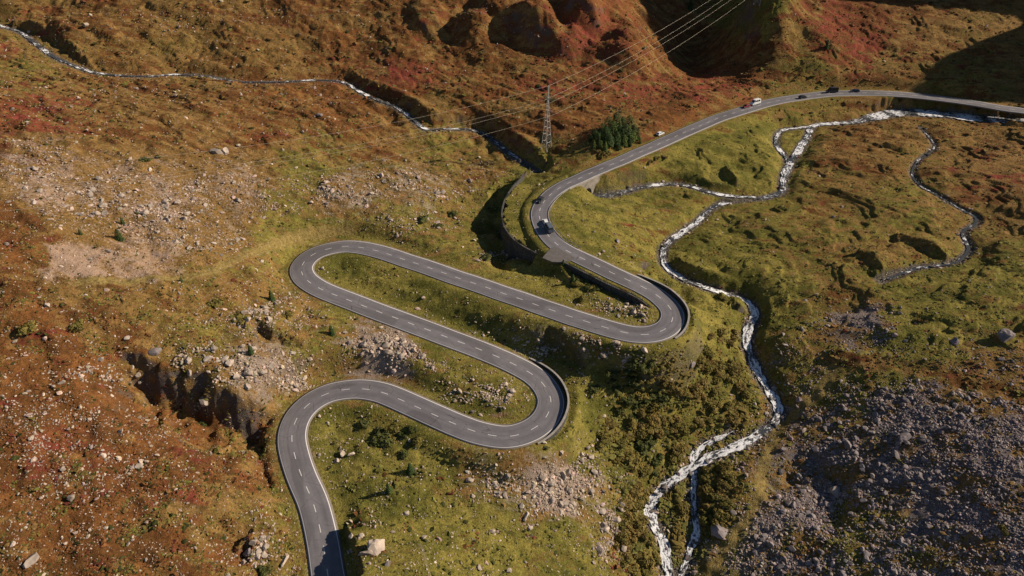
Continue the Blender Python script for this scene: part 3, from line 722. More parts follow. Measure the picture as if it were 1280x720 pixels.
# ------------------------------------------------------------------ ground
ma = np.stack([FM[..., 0], FM[..., 1], FM[..., 2], sstep(860, 1000, PX) * sstep(330, 430, PY)], -1); crim = np.zeros(X.shape)
for a_, b_, c_, d_ in [(1045,25,38,30),(1078,60,45,28),(50,140,70,34),(790,112,46,18),(735,45,45,45),(85,560,40,24),(235,625,30,18),(500,90,60,16),(690,110,50,14),(1240,215,60,24),(20,40,60,30),(880,112,60,14)]:
    crim = np.maximum(crim, np.exp(-(((PX + wx - a_) / c_) ** 2 + ((PY + wy - b_) / d_) ** 2)))
mb = np.stack([FM[..., 3], rockface, pathm, crim], -1)
ma[..., 2] = np.maximum(ma[..., 2], .55 * banks); ma[..., 0] *= (1 - .8 * shoulder); ma[..., 1] = np.where(shoulder > .4, np.maximum(ma[..., 1], .45), ma[..., 1]); mb[..., 0] = np.maximum(mb[..., 0], .42 * shoulder * (PY > 230))
me = np_mesh('ground', np.stack([X, Y, H], -1).reshape(-1, 3), grid_faces(*X.shape), True, {'mask_a': ma.reshape(-1, 4), 'mask_b': mb.reshape(-1, 4), 'wet': (1 - sstep(.3, 2.6, SD)).ravel()})
tag(link('ground', me, M['ground']), kind='structure')

# ------------------------------------------------------------------ road
def ribbon(q, offs, zoff, N):
    """offs: list of (lateral as function of hw, dz)"""
    rows = []
    for f, dz in offs:
        o = f(q[:, 3] / 2)
        rows.append(np.stack([q[:, 0] + N[:, 0] * o, q[:, 1] + N[:, 1] * o, q[:, 2] + zoff + dz], 1))
    return np.stack(rows, 1)
offs = [(lambda h: h + .02, -.5), (lambda h: h, 0)] + [((lambda h, f=f: h * f), 0.04 * (1 - abs(f))) for f in (.75, .5, .25, 0, -.25, -.5, -.75)] + [(lambda h: -h, 0), (lambda h: -h - .02, -.5)]
P = ribbon(road, offs, 0.0, rN)
sl = np.concatenate([[0], np.cumsum(np.linalg.norm(np.diff(road[:, :2], axis=0), axis=1))])
lat = np.stack([f(road[:, 3] / 2) for f, _ in offs], 1)
lane = np.stack([lat, np.repeat(sl[:, None], lat.shape[1], 1), np.repeat(road[:, 3:4] / 2, lat.shape[1], 1)], -1)
me = np_mesh('road', P.reshape(-1, 3), grid_faces(*P.shape[:2])[:, ::-1], True, {'lane': lane.reshape(-1, 3)})
tag(link('road', me, M['road']), kind='structure')
# lay-by patches
def patch(name, pts):
    P = []
    for px, py in pts:
        i = road_px(px, py); x, y = at(px, py, road[i, 2] + .03); P.append((x, y, road[i, 2] - .012))
    bm = bmesh.new(); vs = [bm.verts.new(p) for p in P]; f = bm.faces.new(vs)
    if f.normal.z < 0: f.normal_flip()
    ex = bmesh.ops.extrude_face_region(bm, geom=[f]); bmesh.ops.translate(bm, vec=(0, 0, -.5), verts=[v for v in ex['geom'] if isinstance(v, bmesh.types.BMVert)])
    tag(bm_obj(name, bm, M['asphalt_old']), kind='structure')
    return P
patch('lay_by', [(678, 322), (688, 310), (698, 307), (722, 321), (713, 326), (701, 327.5), (690, 327)])
patch('lay_by', [(806, 180), (816, 173), (828, 166.5), (838, 167.5), (834, 174.5), (822, 180), (812, 185)])

# ------------------------------------------------------------------ water
foamk = {'main': .62, 'side_arm': .55, 'lower_arm': .8, 'left': .24, 'culvert': .42, 'brook': -.05}
for nme, q in stream_pts.items():
    T, N = tangents(q)
    hw = q[:, 3] / 2
    nz = fbm(np.arange(len(q)) / 9.0, np.full(len(q), .37), 3, 140)
    nz2 = fbm(np.arange(len(q)) / 9.0, np.full(len(q), 5.37), 3, 150)
    cols_ = np.linspace(-1, 1, 9)
    tp = np.minimum(1, np.minimum(np.arange(len(q)), np.arange(len(q))[::-1]) / 9.0) if nme in ('side_arm', 'lower_arm', 'brook') else np.ones(len(q))
    rows = []; ln = []
    sl_ = np.arange(len(q)) * .6
    for f in cols_:
        o = f * tp * (hw + .22) * (1 + .55 * np.where(f > 0, nz, nz2))
        rows.append(np.stack([q[:, 0] + N[:, 0] * o, q[:, 1] + N[:, 1] * o, q[:, 2] + .04 * fbm(sl_ / 2, np.full(len(q), f * 3), 2, 160)], 1))
        ln.append(np.stack([o, sl_, np.zeros(len(q))], 1))
    P = np.stack(rows, 1); L = np.stack(ln, 1)
    grad = np.abs(np.gradient(q[:, 2])) / .6
    lowf = fbm(np.arange(len(q)) / 16.0, np.full(len(q), 2.2), 2, 155)
    foam = np.clip(foamk[nme] + .16 * (q[:, 2] < 3) * (nme == 'main') + .5 * lowf + 1.2 * (smooth(grad[:, None], 20)[:, 0] - .05) * (nme in ('main', 'lower_arm')) + .75 * nz, -.35, .9)
    if nme == 'culvert': foam = foam * sstep(18, 40, sl_) + .1
    me = np_mesh('stream_water', P.reshape(-1, 3), grid_faces(*P.shape[:2])[:, ::-1], True, {'lane': L.reshape(-1, 3), 'foam': np.repeat(foam[:, None], 9, 1).ravel()})
    tag(link('stream_water', me, M['water']), kind='structure')

# ------------------------------------------------------------------ walls
def wall_mesh(q, zlo, zhi, th, out_side, uvscale=1.0):
    """a standing wall along q; zlo/zhi absolute arrays; thickness th towards out_side"""
    T, N = tangents(q)
    o = N * out_side
    a = np.stack([q[:, 0], q[:, 1]], 1); b = a + o * th
    rows = [np.column_stack([a, zlo]), np.column_stack([a, zhi]), np.column_stack([b, zhi]), np.column_stack([b, zlo])]
    P = np.stack(rows + [rows[0]], 1)
    F = grid_faces(*P.shape[:2])
    me = np_mesh('wall', P.reshape(-1, 3), F, False)
    d = np.arange(len(q)) * .5
    uv = me.uv_layers.new(name='UVMap')
    U_ = np.repeat(d[:, None], 5, 1).ravel(); V_ = np.stack([zlo, zhi, zhi + th, zlo + 0 * th, zlo], 1).ravel()
    V_ = np.stack([zlo, zhi, zhi, zlo, zlo], 1).ravel()
    li = np.empty(len(me.loops), np.int32); me.loops.foreach_get('vertex_index', li)
    uv.data.foreach_set('uv', np.stack([U_[li], V_[li]], 1).astype(np.float32).ravel())
    bm = bmesh.new(); bm.from_mesh(me)
    bmesh.ops.remove_doubles(bm, verts=bm.verts, dist=.001); bmesh.ops.holes_fill(bm, edges=[e for e in bm.edges if e.is_boundary], sides=8); bmesh.ops.recalc_face_normals(bm, faces=bm.faces)
    bm.to_mesh(me); bm.free()
    return me
def standing_wall(name, label, q, hi, lo, th, side, cap=True, cat='wall'):
    f = np.clip(np.minimum(np.arange(len(q)), len(q) - 1 - np.arange(len(q))) / 26.0, 0, 1)
    zhi = q[:, 2] + hi * (.12 + .88 * f) if np.isscalar(hi) else hi
    zlo = q[:, 2] - lo if np.isscalar(lo) else lo
    root = empty(name, (0, 0, 0)); tag(root, label, cat)
    link('masonry', wall_mesh(q, zlo, zhi, th, side), M['masonry'], root)
    if cap:
        T, N = tangents(q); qq = q.copy(); qq[:, :2] -= N * side * .07
        link('coping', wall_mesh(qq, zhi + .003, zhi + .16, th + .14, side), M['coping'], root)
    return root
standing_wall('parapet_wall', 'stone parapet with pale coping round the outside of the upper right hairpin', PAR3, 1.1, 4.0, .4, -1)
standing_wall('parapet_wall', 'stone parapet with pale coping round the outside of the lower right hairpin', PAR2, 1.1, 4.2, .4, -1)
standing_wall('retaining_wall', 'low dark stone retaining wall under the road above the upper right hairpin', RET3, -.12, 4.6, .5, 1, cap=False)
wallq = wallq[14:]
f = np.clip(np.minimum(np.arange(len(wallq)), len(wallq) - 1 - np.arange(len(wallq))) / 16.0, 0, 1)
T_, N_ = tangents(wallq)
side_w = -1
bx = wallq[:, 0] + N_[:, 0] * side_w * 1.6; by = wallq[:, 1] + N_[:, 1] * side_w * 1.6
standing_wall('retaining_wall', 'tall curved dark stone retaining wall holding up the grassy embankment beside the road', wallq, np.maximum(wallq[:, 2], height(wallq[:, 0], wallq[:, 1])) - .25 * (1 - f) + .1, np.minimum(height(bx, by) - 1.5, wallq[:, 2] - 1), .55, side_w, cap=False)

# bridge over the side stream
i0 = road_px(719, 225)
def bridge():
    q, idx = road_wall_line((703, 233), (741, 215), -1, .04)
    root = empty('stone_bridge', (0, 0, 0)); tag(root, 'small pale stone bridge carrying the road over the side stream', 'bridge')
    cul = stream_pts['culvert'][2:8]
    d = np.sqrt((q[:, 0] - cul[2, 0]) ** 2 + (q[:, 1] - cul[2, 1]) ** 2)
    dd = np.sqrt(((q[:, None, :2] - stream_pts['culvert'][None, :60, :2]) ** 2).sum(2)).min(1); c = int(np.argmin(dd))
    s = (np.arange(len(q)) - c) * .5
    T, N = tangents(q)
    # headwall: columns between arch and top
    span, rise = 2.1, 2.6
    z0 = 13.4
    arch = np.where(np.abs(s) < span, z0 + 1.0 + rise * np.sqrt(np.maximum(0, 1 - (s / span) ** 2)), z0 - 1.0)
    arch = np.minimum(arch, q[:, 2] - .55)
    link('headwall', wall_mesh(q, arch, q[:, 2] - .02, .55, -1), M['concrete'], root)
    link('parapet', wall_mesh(q, q[:, 2] - .01, q[:, 2] + .42, .4, -1), M['coping'], root)
    # vault running back under the road
    k = np.linspace(-span, span, 11); rows = []
    for dep in (0.05, 3.9):
        pts = []
        for v in [(-span, z0 - 1)] + [(kk, min(z0 + 1.0 + rise * math.sqrt(max(0, 1 - (kk / span) ** 2)), q[c, 2] - .6)) for kk in k] + [(span, z0 - 1)]:
            pts.append((q[c, 0] + T[c, 0] * v[0] + N[c, 0] * dep, q[c, 1] + T[c, 1] * v[0] + N[c, 1] * dep, v[1]))
        rows.append(pts)
    P = np.array(rows).transpose(1, 0, 2)
    link('vault', np_mesh('vault', P.reshape(-1, 3), grid_faces(*P.shape[:2])), M['concrete'], root)
    # wing wall on the near side
    return q, c
bridge()

# guard rail on the inner side of the upper bend
def guard_rail(a, b, side, label):
    q, idx = road_wall_line(a, b, side, .45)
    root = empty('guard_rail', (0, 0, 0)); tag(root, label, 'guard rail')
    T, N = tangents(q)
    sec = [(0, .42), (.05, .48), (0, .54), (.05, .62), (0, .70), (-.03, .70), (-.03, .42), (0, .42)]
    P = np.stack([np.column_stack([q[:, 0] + N[:, 0] * side * -a_, q[:, 1] + N[:, 1] * side * -a_, q[:, 2] + z_]) for a_, z_ in sec], 1)
    link('rail', np_mesh('rail', P.reshape(-1, 3), grid_faces(*P.shape[:2])), M['steel'], root)
    bm = bmesh.new(); bm_box(bm, (0, 0, .1), (.10, .10, 1.1), None, .012)
    mp = bpy.data.meshes.new('post'); bm.to_mesh(mp); bm.free(); mp.materials.append(M['steel'])
    for i in range(2, len(q) - 1, 8):
        o = link('post', mp, None, root); o.location = (q[i, 0] + N[i, 0] * side * .12, q[i, 1] + N[i, 1] * side * .12, q[i, 2])
guard_rail((706, 231), (716, 318), -1, 'steel guard rail along the inside of the bend between the bridge and the lay-by')

# ------------------------------------------------------------------ pylons and wires
ZB = float(hit(683, 186)[2][0])
pb = hit(683, 186); p1 = Vector((float(pb[0][0]), float(pb[1][0]), float(pb[2][0]) - .2))
pb = hit(948, 5); p2 = Vector((float(pb[0][0]), float(pb[1][0]), float(pb[2][0]) - .2))
x3, y3 = at(-110, 312, 41); p3 = Vector((float(x3), float(y3), float(height(x3, y3)) - .2))
dirw = (p2 - p1); dirw.z = 0; dirw.normalize()
acr = Vector((dirw.y, -dirw.x, 0))      # towards the viewer
if acr.y > 0: acr = -acr
def pylon(name, base, Ht, label, arms):
    root = empty(name, base, math.atan2(acr.y, acr.x)); tag(root, label, 'pylon', )
    # local x = across the line, y = along it
    w0, w1 = 1.75, .30
    lev = [0, .13, .25, .36, .46, .55, .63, .70, .77, .83, .89, .94, 1.0]
    wd = lambda f: w0 + (w1 - w0) * min(1, f / .75) ** .85 if f < .75 else w1 * (1 - .5 * (f - .75) / .25)
    crn = lambda f, k: Vector((wd(f) * (1, 1, -1, -1)[k], wd(f) * (1, -1, -1, 1)[k], Ht * f))
    for k_ in range(4):
        bm = bmesh.new()
        for a, b in zip(lev[:-1], lev[1:]): bm_bar(bm, crn(a, k_), crn(b, k_), .085)
        bm_obj('leg', bm, M['steel'], root)
    for k_ in range(4):
        bm = bmesh.new(); k2 = (k_ + 1) % 4
        for n_, (a, b) in enumerate(zip(lev[:-1], lev[1:])):
            bm_bar(bm, crn(a, k_), crn(b, k2), .042); bm_bar(bm, crn(a, k2), crn(b, k_), .042); bm_bar(bm, crn(b, k_), crn(b, k2), .04)
        bm_obj('bracing', bm, M['steel'], root)
    for k_ in range(4):
        bm = bmesh.new(); bm_box(bm, crn(0, k_) + Vector((0, 0, .25)), (.7, .7, 1.0), None, .04); bm_obj('footing', bm, M['concrete'], root)
    tips = []
    for h, o in arms:
        f_ = h / Ht; s_ = 1 if o > 0 else -1
        if o:
            bm = bmesh.new()
            for yy in (-1, 1):
                bm_bar(bm, (s_ * wd(f_), yy * wd(f_), h - .1), (o, 0, h + .25), .06)
                bm_bar(bm, (s_ * wd(min(1, f_ + .05)), yy * wd(f_), h + 1.3), (o, 0, h + .25), .06)
                for q_ in (.35, .7):
                    bm_bar(bm, Vector((s_ * wd(f_), yy * wd(f_), h - .1)).lerp(Vector((o, 0, h + .25)), q_), Vector((s_ * wd(f_), yy * wd(f_), h + 1.3)).lerp(Vector((o, 0, h + .25)), q_), .04)
            bm_obj('crossarm', bm, M['steel'], root)
            bm = bmesh.new()
            for j in range(6): bm_bar(bm, (o, 0, h + .15 - j * .22), (o, 0, h + .0 - j * .22), .13, 8, .07)
            bm_bar(bm, (o, 0, h + .25), (o, 0, h - 1.2), .03, 6)
            bm_obj('insulator', bm, M['insulator'], root)
            tips.append(base + acr * o + Vector((0, 0, h - 1.2)))
        else: tips.append(base + Vector((0, 0, h)))
    return tips
A1 = [(28.4, 0), (23.0, -1.9), (23.0, 1.9), (17.6, 2.9)]
t1 = pylon('lattice_pylon', p1, 28.4, 'grey steel lattice pylon standing on the red heath above the road', A1)
t2 = pylon('lattice_pylon', p2, 22.0, 'grey steel lattice pylon on the dark spur, only its foot showing', [(22.0, 0), (17.6, -1.9), (17.6, 1.9), (12.6, 2.9)])
t3 = pylon('lattice_pylon', p3, 26.0, 'grey steel lattice pylon carrying the far end of the wires on the left slope', [(26, 0), (20.6, -1.9), (20.6, 1.9), (15.5, 2.9)])
def wire(a, b, sag, label):
    n_ = 48; pts = []
    for i in range(n_ + 1):
        f_ = i / n_; p = a.lerp(b, f_); p.z -= 4 * sag * f_ * (1 - f_); pts.append(p)
    bm = bmesh.new(); rings = []
    t_ = (b - a); t_.z = 0; t_.normalize(); sd_ = Vector((-t_.y, t_.x, 0))
    for p in pts: rings.append([bm.verts.new(p + sd_ * (.028 * math.cos(q)) + Vector((0, 0, .028 * math.sin(q)))) for q in (0, 1.257, 2.513, 3.77, 5.027)])
    for r0, r1 in zip(rings[:-1], rings[1:]):
        for q in range(5): bm.faces.new((r0[q], r0[(q + 1) % 5], r1[(q + 1) % 5], r1[q]))
    tag(bm_obj('power_line', bm, M['wire'], None, True), label, 'power line', 'wires strung from the lattice pylon')
wn = ['topmost thin earth wire', 'upper wire of the close middle pair', 'lower wire of the close middle pair', 'lowest thin wire']
for i in range(4):
    wire(t1[i], t2[i], 4.2, wn[i] + ' from the pylon up to the dark spur')
    wire(t1[i], t3[i], 7.0, wn[i] + ' from the pylon down to the left slope')

# ------------------------------------------------------------------ vehicles
def car_mesh(kind):
    """returns lists for a vehicle along +x, base at z=0: body bm, glass bm, wheels, lamps"""
    if kind == 'car':
        L, Wd, wb, wr = 4.4, 1.80, 2.6, .32
        body = [(-2.2,.32),(-2.2,.75),(-2.12,.95),(-1.55,1.0),(-1.1,1.0),(1.0,.98),(1.55,.88),(2.05,.74),(2.2,.60),(2.2,.30)]
        roof = [(-1.95,.98),(-1.45,1.40),(-.9,1.47),(.2,1.46),(.55,1.40),(1.18,.96)]
        inset = .22
    else:
        L, Wd, wb, wr = 5.9, 2.05, 3.6, .36
        body = [(-2.95,.38),(-2.95,1.30),(-2.0,1.34),(0,1.34),(1.75,1.32),(2.35,1.12),(2.85,.95),(2.95,.75),(2.95,.36)]
        roof = [(-2.93,1.30),(-2.85,2.45),(-2.6,2.62),(0,2.66),(1.0,2.60),(1.35,2.45),(2.0,1.31)]
        inset = .12
    return L, Wd, wb, wr, body, roof, inset
def prism(bm, prof, w0, w1=None, zmid=None):
    """side profile extruded across y, narrowing towards the top when w1 is given"""
    zs = [p[1] for p in prof]; lo, hi = min(zs), max(zs)
    def hw(z): return w0 / 2 if w1 is None else (w0 + (w1 - w0) * (z - lo) / (hi - lo)) / 2
    a = [bm.verts.new((x, hw(z), z)) for x, z in prof]; b = [bm.verts.new((x, -hw(z), z)) for x, z in prof]
    bm.faces.new(a); bm.faces.new(b[::-1])
    for i in range(len(prof)): bm.faces.new((a[i - 1], a[i], b[i], b[i - 1]))
def bevel_all(bm, o):
    bmesh.ops.recalc_face_normals(bm, faces=bm.faces)
    bmesh.ops.bevel(bm, geom=[e for e in bm.edges if e.calc_face_angle(0) > R(20)], offset=o, segments=2, affect='EDGES', clamp_overlap=True)
def vehicle(name, label, cat, kind, pm, group='vehicles on the pass road'):
    L, Wd, wb, wr, body, roof, inset = car_mesh(kind)
    root = empty(name, (0, 0, 0)); tag(root, label, cat, group)
    bm = bmesh.new(); prism(bm, body, Wd); bevel_all(bm, .06)
    for wx_ in (-wb / 2, wb / 2):                          # wheel arches
        for sy in (-1, 1): bm_bar(bm, (wx_, sy * (Wd / 2 - .02), wr), (wx_, sy * (Wd / 2 + .025), wr), wr + .09, 16)
    body_o = bm_obj('body', bm, M[pm], root)
    bm = bmesh.new(); prism(bm, roof, Wd - .06, Wd - 2 * inset - .1); bevel_all(bm, .05); bm_obj('cabin', bm, M[pm], root)
    # glazing: windscreen, rear window and side windows as their own panes set proud
    rl, rh = roof[0][1], max(p[1] for p in roof)
    hwz = lambda z: ((Wd - .06) + (Wd - 2 * inset - .1 - Wd + .06) * (z - rl) / (rh - rl)) / 2
    def pane(nm, quad, nrm):
        bm = bmesh.new(); nv = Vector(nrm).normalized() * .03
        f = bm.faces.new([bm.verts.new(Vector(p) + nv) for p in quad]); ex = bmesh.ops.extrude_face_region(bm, geom=[f])
        bmesh.ops.translate(bm, vec=-nv * .9, verts=[v for v in ex['geom'] if isinstance(v, bmesh.types.BMVert)])
        bm_obj(nm, bm, M['glass'], root)
    f1, f0 = roof[-1], roof[-2]
    za, zb = f1[1] + .12 * (f0[1] - f1[1]), f1[1] + .92 * (f0[1] - f1[1]); xa = f1[0] + (f0[0] - f1[0]) * .12; xb = f1[0] + (f0[0] - f1[0]) * .92
    pane('windscreen', [(xa, hwz(za) - .1, za), (xa, -hwz(za) + .1, za), (xb, -hwz(zb) + .1, zb), (xb, hwz(zb) - .1, zb)], (1, 0, .8))
    r0, r1 = roof[0], roof[1]
    lo_, hi_ = (.15, .9) if kind == 'car' else (.35, .85)
    za, zb = r0[1] + lo_ * (r1[1] - r0[1]), r0[1] + hi_ * (r1[1] - r0[1]); xa = r0[0] + (r1[0] - r0[0]) * lo_; xb = r0[0] + (r1[0] - r0[0]) * hi_
    pane('rear_window', [(xa, hwz(za) - .12, za), (xa, -hwz(za) + .12, za), (xb, -hwz(zb) + .12, zb), (xb, hwz(zb) - .12, zb)], (-1, 0, .5))
    spans = [(-1.35, -.28), (-.20, .72)] if kind == 'car' else [(-2.3, -.9), (-.75, .35), (.5, 1.35)]
    for sy in (-1, 1):
        for a, b in spans:
            z1 = rl + .1 * (rh - rl) if kind == 'car' else rl + .18 * (rh - rl); z2 = rl + .80 * (rh - rl)
            sh = .12 if kind == 'car' else .06
            pane('side_window', [(a, sy * hwz(z1), z1), (b + sh, sy * hwz(z1), z1), (b - sh, sy * hwz(z2), z2), (a + sh, sy * hwz(z2), z2)], (0, sy, .2))
    for wx_ in (-wb / 2, wb / 2):
        for sy in (-1, 1):
            bm = bmesh.new(); bm_bar(bm, (0, -.11, 0), (0, .11, 0), wr, 20); w_ = bm_obj('wheel', bm, M['tyre'], root); w_.location = (wx_, sy * (Wd / 2 - .07), wr)
            bm = bmesh.new(); bm_bar(bm, (0, -.125, 0), (0, .125, 0), wr * .62, 14); bm_obj('rim', bm, M['rim'], w_)
    zl = .68 if kind == 'car' else .82
    xf_ = body[-1][0]; xr_ = body[0][0]
    for sy in (-1, 1):
        bm = bmesh.new(); bm_box(bm, (xf_ - .07, sy * (Wd / 2 - .27), zl - .06), (.22, .36, .16), None, .03); bm_obj('headlight', bm, M['lamp_white'], root)
        bm = bmesh.new(); bm_box(bm, (xr_ + .03, sy * (Wd / 2 - .2), zl + .1), (.12, .26, .2), None, .03); bm_obj('tail_light', bm, M['lamp_red'], root)
    bm = bmesh.new(); bm_box(bm, (xf_ - .02, 0, .42), (.14, Wd - .1, .16), None, .04); bm_obj('front_bumper', bm, M['trim'], root)
    bm = bmesh.new(); bm_box(bm, (xr_ + .02, 0, .44), (.14, Wd - .1, .16), None, .04); bm_obj('rear_bumper', bm, M['trim'], root)
    return root
def put(v, px, py, lane_, fwd, dz=0.0):
    """lane_: metres left (+) of the centre line; fwd=+1 drives up towards the far end"""
    i = road_px(px, py); t_ = rT[i]
    v.location = (road[i, 0] + rN[i, 0] * lane_, road[i, 1] + rN[i, 1] * lane_, road[i, 2] + .03 + dz)
    v.rotation_euler = (0, 0, math.atan2(t_[1] * fwd, t_[0] * fwd))
    j = min(i + 4, len(road) - 1); k_ = max(i - 4, 0)
put(vehicle('camper_van', 'blue grey van with big windows in the bend beside the curved embankment', 'van', 'van', 'paint_grey'), 680, 288, -1.4, 1)
put(vehicle('parked_car', 'small white car close behind the blue grey van in the bend', 'car', 'car', 'paint_white'), 677, 279.5, -1.5, 1)
put(vehicle('parked_car', 'dark car entering the bend just below the stone bridge', 'car', 'car', 'paint_dark'), 679, 252, 1.6, -1)
v = vehicle('parked_car', 'white car parked on the lay-by at the road edge near the conifer grove', 'car', 'car', 'paint_white'); put(v, 838, 174, 6.0, 1)
put(vehicle('parked_car', 'dark red car just ahead of the white van on the far road', 'car', 'car', 'paint_red'), 936, 135, 1.9, -1)
put(vehicle('delivery_van', 'white van behind the dark red car on the far road', 'van', 'van', 'paint_white'), 948, 132, 2.0, -1)
put(vehicle('parked_car', 'low black car alone on the far road after the white van', 'car', 'car', 'paint_dark'), 1001, 121, -1.6, 1)
put(vehicle('delivery_van', 'dark tall van on the far road, first of two dark vehicles close together', 'van', 'van', 'paint_dark'), 1042, 117, 1.7, -1)
put(vehicle('parked_car', 'navy car on the far road last in the line of traffic', 'car', 'car', 'paint_navy'), 1070, 116.4, 1.6, -1)
for o in list(col.objects):
    if o.name.startswith('parked_car') and 'parked' not in o.get('label', ''): o.name = 'passenger_car'

# ------------------------------------------------------------------ plants
def leaf_cloud(n_, fn, size, seed, quad=True):
    r = np.random.default_rng(seed); V = []; Fc = []
    for i in range(n_):
        p, nrm, s = fn(r)
        nrm = nrm + r.normal(0, .32, 3); nrm /= np.linalg.norm(nrm)
        a = np.cross(nrm, r.normal(0, 1, 3)); a /= np.linalg.norm(a); b = np.cross(nrm, a)
        s = size * s * r.uniform(.6, 1.35); b_ = len(V)
        V += [p + a * s, p + b * s * .8, p - a * s * .9, p - b * s * .75]; Fc.append((b_, b_ + 1, b_ + 2, b_ + 3))
    return np.array(V), np.array(Fc)
def conifer(seed, ht, mat, wide=.26, pw=.85, round_=False):
    root = empty('conifer_tree', (0, 0, 0))
    bm = bmesh.new(); bm_bar(bm, (0, 0, -.6), (0, 0, ht * .55), ht * .026, 7, ht * .015); bm_bar(bm, (0, 0, ht * .55), (0, 0, ht * .97), ht * .015, 6, .01)
    r = np.random.default_rng(seed)
    for i in range(26):
        z = ht * r.uniform(.12, .9); a = r.uniform(0, 6.28); l = wide * ht * (1 - z / ht) * .9
        bm_bar(bm, (0, 0, z), (math.cos(a) * l, math.sin(a) * l, z - .12 * l), .035, 4, .01)
    bm_obj('trunk', bm, M['bark'], root)
    ph = r.uniform(0, 6.28, 9)
    def fn(r):
        f = r.uniform(0, 1) ** 1.35; z = ht * (.07 + .93 * f); lay = .72 + .28 * abs(math.sin(f * 17 + ph[0]))
        a = r.uniform(0, 6.28); rad = wide * ht * (1 - f) ** pw * lay * (.86 + .2 * math.sin(3 * a + ph[1]) * math.sin(2 * a + ph[2])) + .06
        if round_: rad = wide * ht * math.sqrt(max(0, 1 - (abs(f - .42) / .58) ** 2.2)) * (.8 + .3 * math.sin(3 * a + ph[1] + 5 * f) * math.sin(2 * a + ph[2])) + .05
        q = r.uniform(.25, 1) ** .5
        return np.array([math.cos(a) * rad * q, math.sin(a) * rad * q, z - .25 * rad * q]), np.array([math.cos(a) * .5, math.sin(a) * .5, .8]), 1.0 - .45 * f
    V_, F_ = leaf_cloud(1300, fn, ht * .046, seed + 1)
    link('crown', np_mesh('crown', V_, F_), mat, root)
    return root
def shrub_mesh(seed, n_=760, lobes=7):
    r = np.random.default_rng(seed)
    cs = np.stack([r.uniform(-.55, .55, lobes), r.uniform(-.5, .5, lobes), r.uniform(.15, .42, lobes)], 1); rs = r.uniform(.28, .52, lobes)
    def fn(r):
        j = r.integers(lobes); d = r.normal(0, 1, 3); d[2] = abs(d[2]) * .9 + .05; d /= np.linalg.norm(d)
        return cs[j] * [1, 1, 1] + d * rs[j] * r.uniform(.7, 1.05) * [1, 1, .85], d, 1.0
    return np_mesh('shrub', *leaf_cloud(n_, fn, .105, seed))
SHR = [shrub_mesh(300 + i) for i in range(6)]
def shrub_set(mat):
    out = []
    for m_ in SHR:
        c = m_.copy(); c.materials.append(M[mat]); out.append(c)
    return out
SH = {k_: shrub_set(k_) for k_ in ('alder', 'alder_rust', 'juniper')}
def ground_pt(px, py):
    x, y, z = hit(px, py); return float(x[0]), float(y[0]), float(z[0])

con = [conifer(500, 9.0, M['needles'], .34, .5), conifer(501, 9.0, M['needles'], .40, .45), conifer(502, 9.0, M['needles_light'], .30, .65), conifer(503, 9.0, M['needles'], .40, .5, True), conifer(504, 9.0, M['needles'], .46, .5, True), conifer(505, 9.0, M['needles_light'], .42, .5, True)]
used = [False] * 6
def plant_conifer(px, py, ht, v, label, group=None, rz=None):
    x, y, z = ground_pt(px, py)
    o = con[v] if not used[v] else copy_tree(con[v]); used[v] = True
    o.location = (x, y, z - .1); s = ht / 9.0; o.scale = (s * random.uniform(.9, 1.1), s * random.uniform(.9, 1.1), s); o.rotation_euler = (0, 0, random.uniform(0, 6.28))
    for k_ in ('group',):
        if k_ in o: del o[k_]
    tag(o, label, 'tree', group)
grove = [(752,170,7.5,3),(760,165,9,4),(769,163,10.5,3),(777,165,9,0),(785,166,10,4),(792,170,7,3),(756,176,8,4),(765,172,9.5,5),(774,174,8,3),(782,175,9,4),(790,177,6.5,5),(747,178,6,3),(761,182,7,4),(770,181,7.5,3),(779,182,6.5,5),(743,172,5,3),(797,174,4.5,4),(787,183,4.5,3),(750,184,4.2,5),(738,176,3.4,4),(800,179,3.0,5),(773,187,3.6,4),(734,182,2.6,3)]
for i, (px, py, h_, v_) in enumerate(grove):
    plant_conifer(px, py, h_ * .82, v_ if v_ > 2 else v_ + 3, 'conifer in the dense dark grove beside the road near the pylon', 'conifers of the grove')
for px, py, h_, lb in [(742,186,4.2,'small pale young conifer in the shade at the left foot of the grove'),(756,189,4.8,'small pale young conifer standing in front of the grove by the road'),(748,184,3.6,'smallest young conifer between two others before the grove')]:
    plant_conifer(px, py, h_, 2, lb)
for px, py, h_, v_, lb in [(340,375,4.0,0,'small dark conifer on the stony slope just left of the upper left hairpin'),(415,418,3.6,1,'small broad conifer between the two left road legs'),(314,442,3.2,0,'small conifer above the pale rockfall near the dark gully'),
        (150,300,4.2,1,'bushy dark conifer on the pale stony slope above the bare patch'),(154,280,2.6,0,'little conifer just above the bushy one on the stony slope'),(101,293,2.0,1,'tiny conifer on the slope left of the bushy one'),(513,590,3.6,0,'thin dark conifer in the meadow below the lower road leg'),(486,615,3.4,0,'thin dark conifer in the meadow nearer the boulder'),
        (716,352,3.0,1,'dark conifer below the retaining wall inside the upper right hairpin'),(704,331,2.2,1,'dark conifer bush beside the lay-by'),(1033,60,4.5,0,'lone conifer on the reddish spur above the far road'),(227,352,1.8,1,'tiny conifer at the edge of the bare pale patch'),(862,12,7,0,'dark tall conifer at the top edge beside the shaded ravine')]:
    plant_conifer(px, py, h_, v_, lb)

